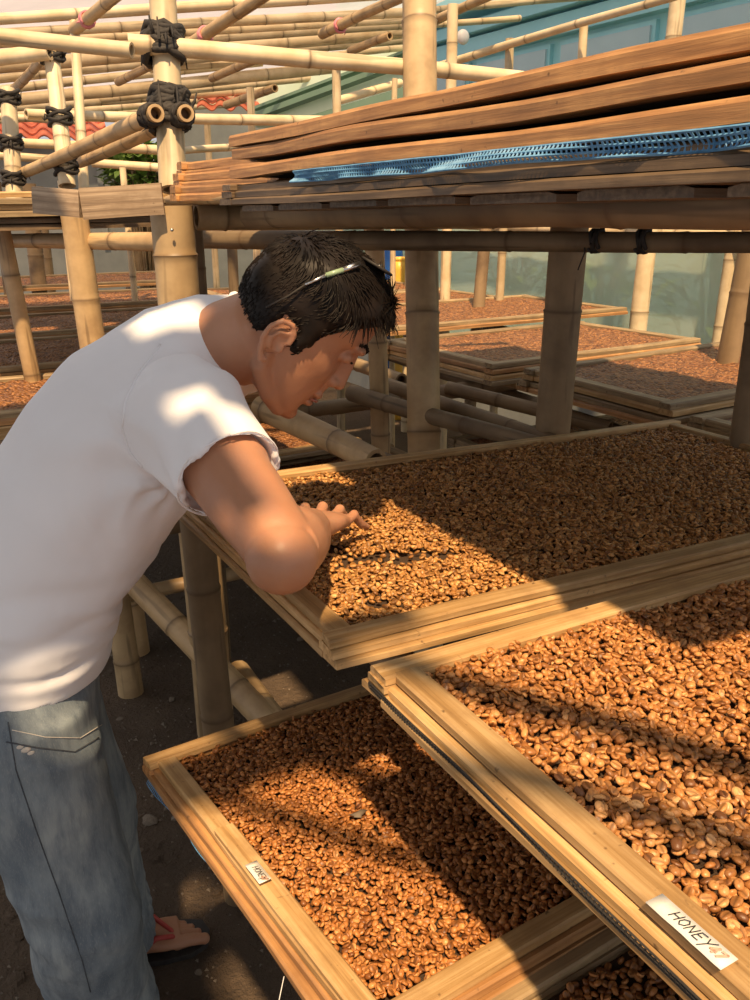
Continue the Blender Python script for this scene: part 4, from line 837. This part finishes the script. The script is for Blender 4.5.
# left arm, folded back onto the far thigh
ELL = SHL+Vector((-.17, .12, -.20)); WRL = sag(.03, .20, .84)
ua2, fa2 = ELL-SHL, WRL-ELL
limb([SHL, SHL+ua2*.3, ELL], [.060, .054, .040]); limb([ELL, ELL+fa2*.25, WRL], [.040, .043, .027])
hd2 = Vector((.25, .0, -1)).normalized(); hl2 = MF
body.loft([(WRL, hl2*.027, ML*.018), (WRL+hd2*.05, hl2*.038, ML*.015), (WRL+hd2*.085, hl2*.039, ML*.012)], 16, 2.6)
for k in range(4): o_ = WRL+hd2*.08+hl2*(-.03+.02*k); body.tube([o_, o_+hd2*.035, o_+hd2*.065-ML*.01], [.0088, .0085, .0065], 8)
o_ = WRL+hd2*.02+hl2*.028; body.tube([o_, o_+hd2*.03+hl2*.02, o_+hd2*.055+hl2*.025], [.013, .011, .008], 8)
# legs
HIR, KNR, ANR = sag(.02, -.088, .80), sag(.085, -.115, .45), sag(.095, -.015, .085)
HIL, KNL, ANL = sag(.015, .088, .80), sag(.10, .15, .45), sag(.105, .215, .085)
for h_, k_, a_ in ((HIR, KNR, ANR), (HIL, KNL, ANL)):
    limb([h_, h_.lerp(k_, .5), k_, k_.lerp(a_, .35), a_], [.080, .072, .052, .050, .036])
    ft = MF.copy()
    def fp(x, y, z): return Vector((a_.x, a_.y, 0))+ft*x+ML*y+MZ*z
    body.loft([(fp(-.055, 0, .045), ML*.022, MZ*.02), (fp(-.04, 0, .045), ML*.03, MZ*.032), (fp(.0, 0, .055), ML*.032, MZ*.042), (fp(.05, 0, .048), ML*.036, MZ*.032), (fp(.10, 0, .038), ML*.043, MZ*.02), (fp(.14, 0, .034), ML*.045, MZ*.014)], 18)
    sg = -1 if a_ is ANR else 1
    for k, (dy, L, r) in enumerate(((-.030, .062, .0135), (-.008, .058, .0095), (.009, .052, .009), (.024, .044, .0085), (.038, .034, .0085))):
        body.tube([fp(.125-.006*k, sg*dy, .033), fp(.125-.006*k+L*.55, sg*dy, .034), fp(.125-.006*k+L, sg*dy, .027)], [r*1.05, r, r*.85], 8); body.ell(fp(.125-.006*k+L, sg*dy, .027), (r*.95,)*3, None, 8, 6)
skin = own(fuse(body, .0026, 8, 'body', M['skin'], None, lambda c, n_: .0004*noise.noise(c*60)))
# --- t-shirt
sh = MB(); sh.loft(secs(1.0), 36, 2.2)
for s_, ua_ in ((SHR, ua), (SHL, ua2)):
    e_ = ua_.normalized(); a_ = e_.cross(MF).normalized(); b_ = e_.cross(a_)
    sh.ell(s_-e_*.005, (.074, .074, .072)); c0 = s_-ML*(.05 if s_ is SHR else -.05)*-1
    st_ = sag(.255, -.07 if s_ is SHR else .07, 1.215)
    sh.loft([(st_, a_*.085, b_*.095), (s_, a_*.074, b_*.082), (s_+ua_*.22, a_*.067, b_*.073), (s_+ua_*.42, a_*.0635, b_*.068), (s_+ua_*.49, a_*.0630, b_*.067), (s_+ua_*.49, a_*.0575, b_*.0615), (s_+ua_*.40, a_*.054, b_*.058)], 28)
def fold(c, n_):
    v = c-MP; a_ = v.dot(MF); l_ = v.dot(ML); z = v.z
    low = max(0, min(1, (1.06-z)/.16)); arm = math.exp(-((c-(SHR+ua*.1-MF*.05-MZ*.06)).length/.10)**2)
    q = Vector((a_*5+l_*2, l_*5, z*17+a_*5)); w1 = 1-abs(noise.noise(q))*2
    q2 = Vector((a_*16+z*9, l_*8, z*7-a_*12)); w2 = 1-abs(noise.noise(q2))*2.2
    cr = 0.0
    for k_, (zc, wd, am) in enumerate(((.895, .008, .008), (.925, .010, .007), (.962, .010, .005), (1.01, .013, .004))):
        zz = z-zc+.035*noise.noise(Vector((a_*6+k_*5, l_*6, k_*3.1)))-.10*(a_-.05)*(1 if k_ % 2 else -.6); cr -= am*math.exp(-(zz/wd)**2)*(.6+.8*max(0, noise.noise(Vector((a_*9, l_*9, k_*7.7)))))
    ap = SHR+ua*.12-MF*.03-MZ*.075; dv_ = c-ap; da, dz_ = dv_.dot(MF), dv_.z; rr_ = math.hypot(da, dz_); th_ = math.atan2(dz_, da)
    if l_ < 0 and rr_ < .3: cr += .0055*math.sin(th_*8+5*noise.noise(c*6))*math.exp(-rr_/.11)*min(1, rr_/.03)
    return cr+.0115*low*(w1-.5)+.009*arm*(w2-.4)+.003*noise.noise(c*11)+.0035*(1-abs(noise.noise(Vector((a_*9+z*5, l_*4, z*8))))*2)
shirt = own(fuse(sh, .0055, 6, 't_shirt', M['shirt'], None, fold))
# --- jeans
jn = MB(); W0 = secs(1.0)[0]
jn.loft([(sag(.024, 0, .885), MF*.108, ML*.148), (sag(.022, 0, .83), MF*.124, ML*.176), (sag(.016, 0, .76), MF*.126, ML*.190), (sag(.012, 0, .70), MF*.10, ML*.165)], 32, 2.3)
for h_, k_, a_ in ((HIR, KNR, ANR), (HIL, KNL, ANL)):
    e_ = (a_-k_).normalized()
    jn.loft([(h_+MZ*.02, MF*.110, ML*.098), (h_.lerp(k_, .25), MF*.106, ML*.096), (h_.lerp(k_, .6), MF*.092, ML*.082), (k_, MF*.083, ML*.076), (k_.lerp(a_, .35)-MF*.006, MF*.083, ML*.076), (k_.lerp(a_, .75), MF*.083, ML*.078), (a_-MZ*.035, MF*.086, ML*.080), (a_-MZ*.035, MF*.074, ML*.068), (a_+MZ*.03, MF*.07, ML*.064)], 28, 2.15)
def jfold(c, n_):
    v = c-MP; a_ = v.dot(MF); l_ = v.dot(ML); z = v.z
    kn = math.exp(-((z-.45)/.12)**2); an = max(0, min(1, (.34-z)/.2)); hp_ = math.exp(-((z-.76)/.05)**2)
    w1 = 1-abs(noise.noise(Vector((a_*6, l_*6, z*15+a_*6))))*2; w2 = 1-abs(noise.noise(Vector((a_*9, l_*9, z*24))))*2
    return .006*kn*(w1-.4)+.010*an*(w2-.4)+.006*hp_*(w1-.4)+.003*noise.noise(c*9)+.003*(1-abs(noise.noise(Vector((a_*7+3, l_*7, z*6))))*2)
jeans = own(fuse(jn, .006, 5, 'jeans', M['denim'], None, jfold))
from mathutils.bvhtree import BVHTree
def bvh(o): me = o.data; return BVHTree.FromPolygons([v.co.copy() for v in me.vertices], [tuple(p.vertices) for p in me.polygons])
bs, bj, bk = bvh(shirt), bvh(jeans), bvh(skin)
def hit(tree, px, py): r = tree.ray_cast(Vector((0, 0, CAM_H)), ray(px, py).normalized()); return r[0], r[1]
def seam(tree, pix, name, mat, parent, r=.0016, lift=.0006):
    pts_ = []
    for (xa, ya), (xb, yb) in zip(pix, pix[1:]):
        for k in range(6):
            h_, n_ = hit(tree, xa+(xb-xa)*k/6, ya+(yb-ya)*k/6)
            if h_ is not None: pts_.append(h_+n_*lift)
    if len(pts_) > 2:
        o = MB().tube(pts_, r, 5).build(name, M[mat]); o.parent = parent; o.matrix_parent_inverse = Matrix.Identity(4); return o
seam(bs, [(160, 345), (140, 372), (125, 402), (122, 428), (130, 452), (145, 470)], 'sleeve_seam', 'shirt', shirt, .0022, .0004)
seam(bj, [(8, 722), (16, 770), (36, 830), (58, 890), (82, 960), (92, 998)], 'side_seam', 'stitch', jeans, .0009)
seam(bj, [(6, 742), (40, 748), (75, 752), (103, 735)], 'pocket_edge', 'stitch', jeans, .0011)
seam(bj, [(12, 730), (45, 737), (80, 738), (106, 722)], 'pocket_edge', 'fray', jeans, .0007)
for px, py, r in ((26, 750, .007), (20, 747, .005), (31, 753, .005)):
    h_, n_ = hit(bj, px, py)
    if h_ is not None:
        o = MB().ell(h_, (r, r*.6, r*.15), n_.to_track_quat('Z', 'Y').to_matrix(), 9, 5).build('frayed_patch', M['fray']); o.parent = jeans; o.matrix_parent_inverse = Matrix.Identity(4)
# sleeve hem and collar
e_ = ua.normalized(); a_ = e_.cross(MF).normalized(); b_ = e_.cross(a_); c = SHR+ua*.475
o = MB().tube([c+a_*.0632*math.cos(t*math.pi/18)+b_*.0675*math.sin(t*math.pi/18)+e_*.002*math.sin(t*.9) for t in range(37)], .0014, 6).build('sleeve_hem', M['shirt']); o.parent = shirt; o.matrix_parent_inverse = Matrix.Identity(4)
cs = secs(1.0)[-1]; o = MB().tube([cs[0]+cs[1]*1.0*math.cos(t*math.pi/18)+cs[2]*1.0*math.sin(t*math.pi/18) for t in range(37)], .0075, 8).build('collar', M['shirt']); o.parent = shirt; o.matrix_parent_inverse = Matrix.Identity(4)
# --- hair: cap plus locks
def hairline(f, s):
    xs_ = [-.1, -.05, -.024, -.02, .008, .012, .028, .034, .055, .072, .085]; ys_ = [-.022, -.030, -.020, .034, .036, .004, .010, .056, .086, .106, .116]
    return float(np.interp(f, xs_, ys_))
def thick(f, u): return .005+.010*max(0, min(1, (u-.06)/.06))*max(0, min(1, (f+.05)/.06))
V = []; mk = []
hu = np.linspace(-.04, .147, 60); nk = 72
for u in hu:
    for k in range(nk):
        f, u_, s = head_pt(u, 2*math.pi*k/nk); m_ = max(-1, min(1, (u_-hairline(f, s))/.018)); mk.append(m_)
        c0 = Vector((f-0, 0, 0)); n_ = Vector(((f)/.09**2, s/.075**2, (u_-.05)/.10**2)).normalized()
        t_ = thick(f, u_)*max(0, m_)*(1+.35*noise.noise(Vector((f*40, s*40, u_*30))))+(.0012 if m_ > 0 else -.004)
        V.append(hd(f+n_.x*t_, u_+n_.z*t_, s+n_.y*t_))
Fq = [q for q in [(j*nk+k, j*nk+(k+1) % nk, (j+1)*nk+(k+1) % nk, (j+1)*nk+k) for j in range(59) for k in range(nk)] if max(mk[i] for i in q) > 0]
Fq.append(tuple(59*nk+k for k in range(nk)))
hair = own(mesh('hair', V, Fq, M['hair']))
lk = MB(); rg = random.Random(3)
cnt = 0
while cnt < 6500:
    u = rg.uniform(-.03, .147) if rg.random() < .55 else .147-.04*rg.random()**2; th = rg.uniform(0, 6.283); f, u_, s = head_pt(u, th)
    mg = u_-hairline(f, s)
    if mg < .001 : continue
    cnt += 1
    n_ = Vector((f/.09**2, s/.075**2, (u_-.05)/.10**2)).normalized(); topw = max(0, min(1, (u_-.075)/.05))
    fl = Vector((.75, rg.uniform(-.25, .25), .05)).lerp(Vector((-.55, 0, -.8)), 1-topw) if f > -.03 else Vector((.5, rg.uniform(-.2, .2), .1)).lerp(Vector((-.1, 0, -1)), 1-topw)
    if f > .045: fl = Vector((.55, rg.uniform(-.3, .3), .75)); n_ = (n_+Vector((.3, 0, .5))).normalized()
    fl = fl-n_*fl.dot(n_); fl = fl.normalized() if fl.length > 1e-3 else Vector((1, 0, 0))
    L = (.011+.028*topw)*rg.uniform(.7, 1.3)*(1.25 if f > .03 else 1); t_ = thick(f, u_)*min(1, max(0, mg/.018))
    b_ = Vector((f, s, u_))+n_*(t_*.55); p1 = b_+fl*L*.45+n_*(.003+.007*topw*rg.random()); p2 = b_+fl*L+n_*(.001+.010*topw*rg.uniform(-.3, 1))+Vector((0, 0, -.004*topw))+Vector((rg.uniform(-1, 1), rg.uniform(-1, 1), rg.uniform(-1, 1)))*.002
    lk.tube([hd(q.x, q.z, q.y) for q in (b_, p1, p2)], [.0011, .0010, .0003], 3, False)
o = lk.build('locks', M['hair']); o.parent = hair; o.matrix_parent_inverse = Matrix.Identity(4); tag(o, kind='stuff')
for sg in (-1, 1):
    eb = MB()
    for k in range(40):
        t_ = k/39; f = .0985-.021*t_**1.5; s = sg*(.014+.036*t_); u = .077+.004*math.sin(t_*2.6)+rg.uniform(-.002, .002)
        eb.tube([hd(f, u-.001, s), hd(f+.0005-.003*t_, u+.003, s+sg*.005)], [.0010, .0004], 3)
    own(eb.build('eyebrow', M['hair']))
    ey = MB(); ey.tube([hd(.0895, .0525, sg*.022), hd(.0925, .0545, sg*.030), hd(.090, .0530, sg*.040)], [.0008, .0016, .0008], 5); own(ey.build('eyelashes', M['hair']))
lp_ = MB(); lp_.tube([hd(.0925, -.020, -.022), hd(.101, -.0185, -.011), hd(.1045, -.018, 0), hd(.101, -.0185, .011), hd(.0925, -.020, .022)], [.001, .0022, .0026, .0022, .001], 6); own(lp_.build('mouth_line', M['lip']))
# --- sandals
for a_, sg in ((ANR, -1), (ANL, 1)):
    def fp(x, y, z): return Vector((a_.x, a_.y, 0))+MF*x+ML*y+MZ*z
    ol = [(-.07, .0), (-.062, .028), (-.02, .036), (.05, .040), (.10, .048), (.155, .048), (.192, .032), (.202, 0), (.192, -.034), (.155, -.050), (.10, -.048), (.05, -.038), (-.02, -.034), (-.062, -.028)]
    k = len(ol); V = [fp(x, y, .004) for x, y in ol]+[fp(x, y, .017) for x, y in ol]
    sd = own(mesh('sandal', V, [tuple(range(k-1, -1, -1)), tuple(range(k, 2*k))]+[(i, (i+1) % k, k+(i+1) % k, k+i) for i in range(k)], M['sandal'], None, False)); sd['label'] = 'flat black sandal with red straps'
    sm_ = MB()
    for q in (1, -1): sm_.tube([fp(.03, q*.038, .016), fp(.055, q*.040, .045), fp(.09, q*.030, .062), fp(.122, q*.008-sg*.018, .052), fp(.132, -sg*.019, .035)], [.005, .0055, .006, .005, .003], 7)
    o = sm_.build('strap', M['strap_red']); o.parent = sd; o.matrix_parent_inverse = Matrix.Identity(4)
# --- sunglasses pushed up on the head
gl = empty('sunglasses', hd(.018, .15)); tag(gl, 'sunglasses with green arms pushed up on the man\'s dark hair', 'sunglasses')
def gch(o): return child_at(o, gl)
for sg in (-1, 1):
    gch(MB().tube([hd(-.044, .022, sg*.082), hd(-.036, .052, sg*.085), hd(-.032, .077, sg*.084)], [.0010, .0013, .0015], 6).build('temple_tip', M['rubber']))
    gch(MB().tube([hd(-.032, .077, sg*.084), hd(-.023, .104, sg*.083)], [.0018, .0026], 6).build('temple', M['metal']))
    gch(MB().tube([hd(-.023, .104, sg*.083), hd(-.013, .124, sg*.078)], [.0032, .0036], 8).build('temple_front', M['gl_green']))
    gch(MB().tube([hd(-.013, .124, sg*.078), hd(-.003, .146, sg*.068)], [.0036, .0040], 8).build('hinge', M['metal']))
    R_ = Matrix((HF*.95+HU*.31, GL_, HF*-.31+HU*.95)).transposed()
    gch(MB().ell(hd(.018, .162, sg*.036), (.021, .031, .0025), R_, 20, 8).build('lens', M['lens']))
    gch(MB().tube([hd(.018, .162, sg*.036)+R_ @ Vector((.022*math.cos(t*.3307), .032*math.sin(t*.3307), 0)) for t in range(20)], .0020, 6).build('rim', M['rubber']))
gch(MB().tube([hd(.024, .166, -.010), hd(.026, .170, 0), hd(.024, .166, .010)], .002, 6).build('bridge', M['metal']))
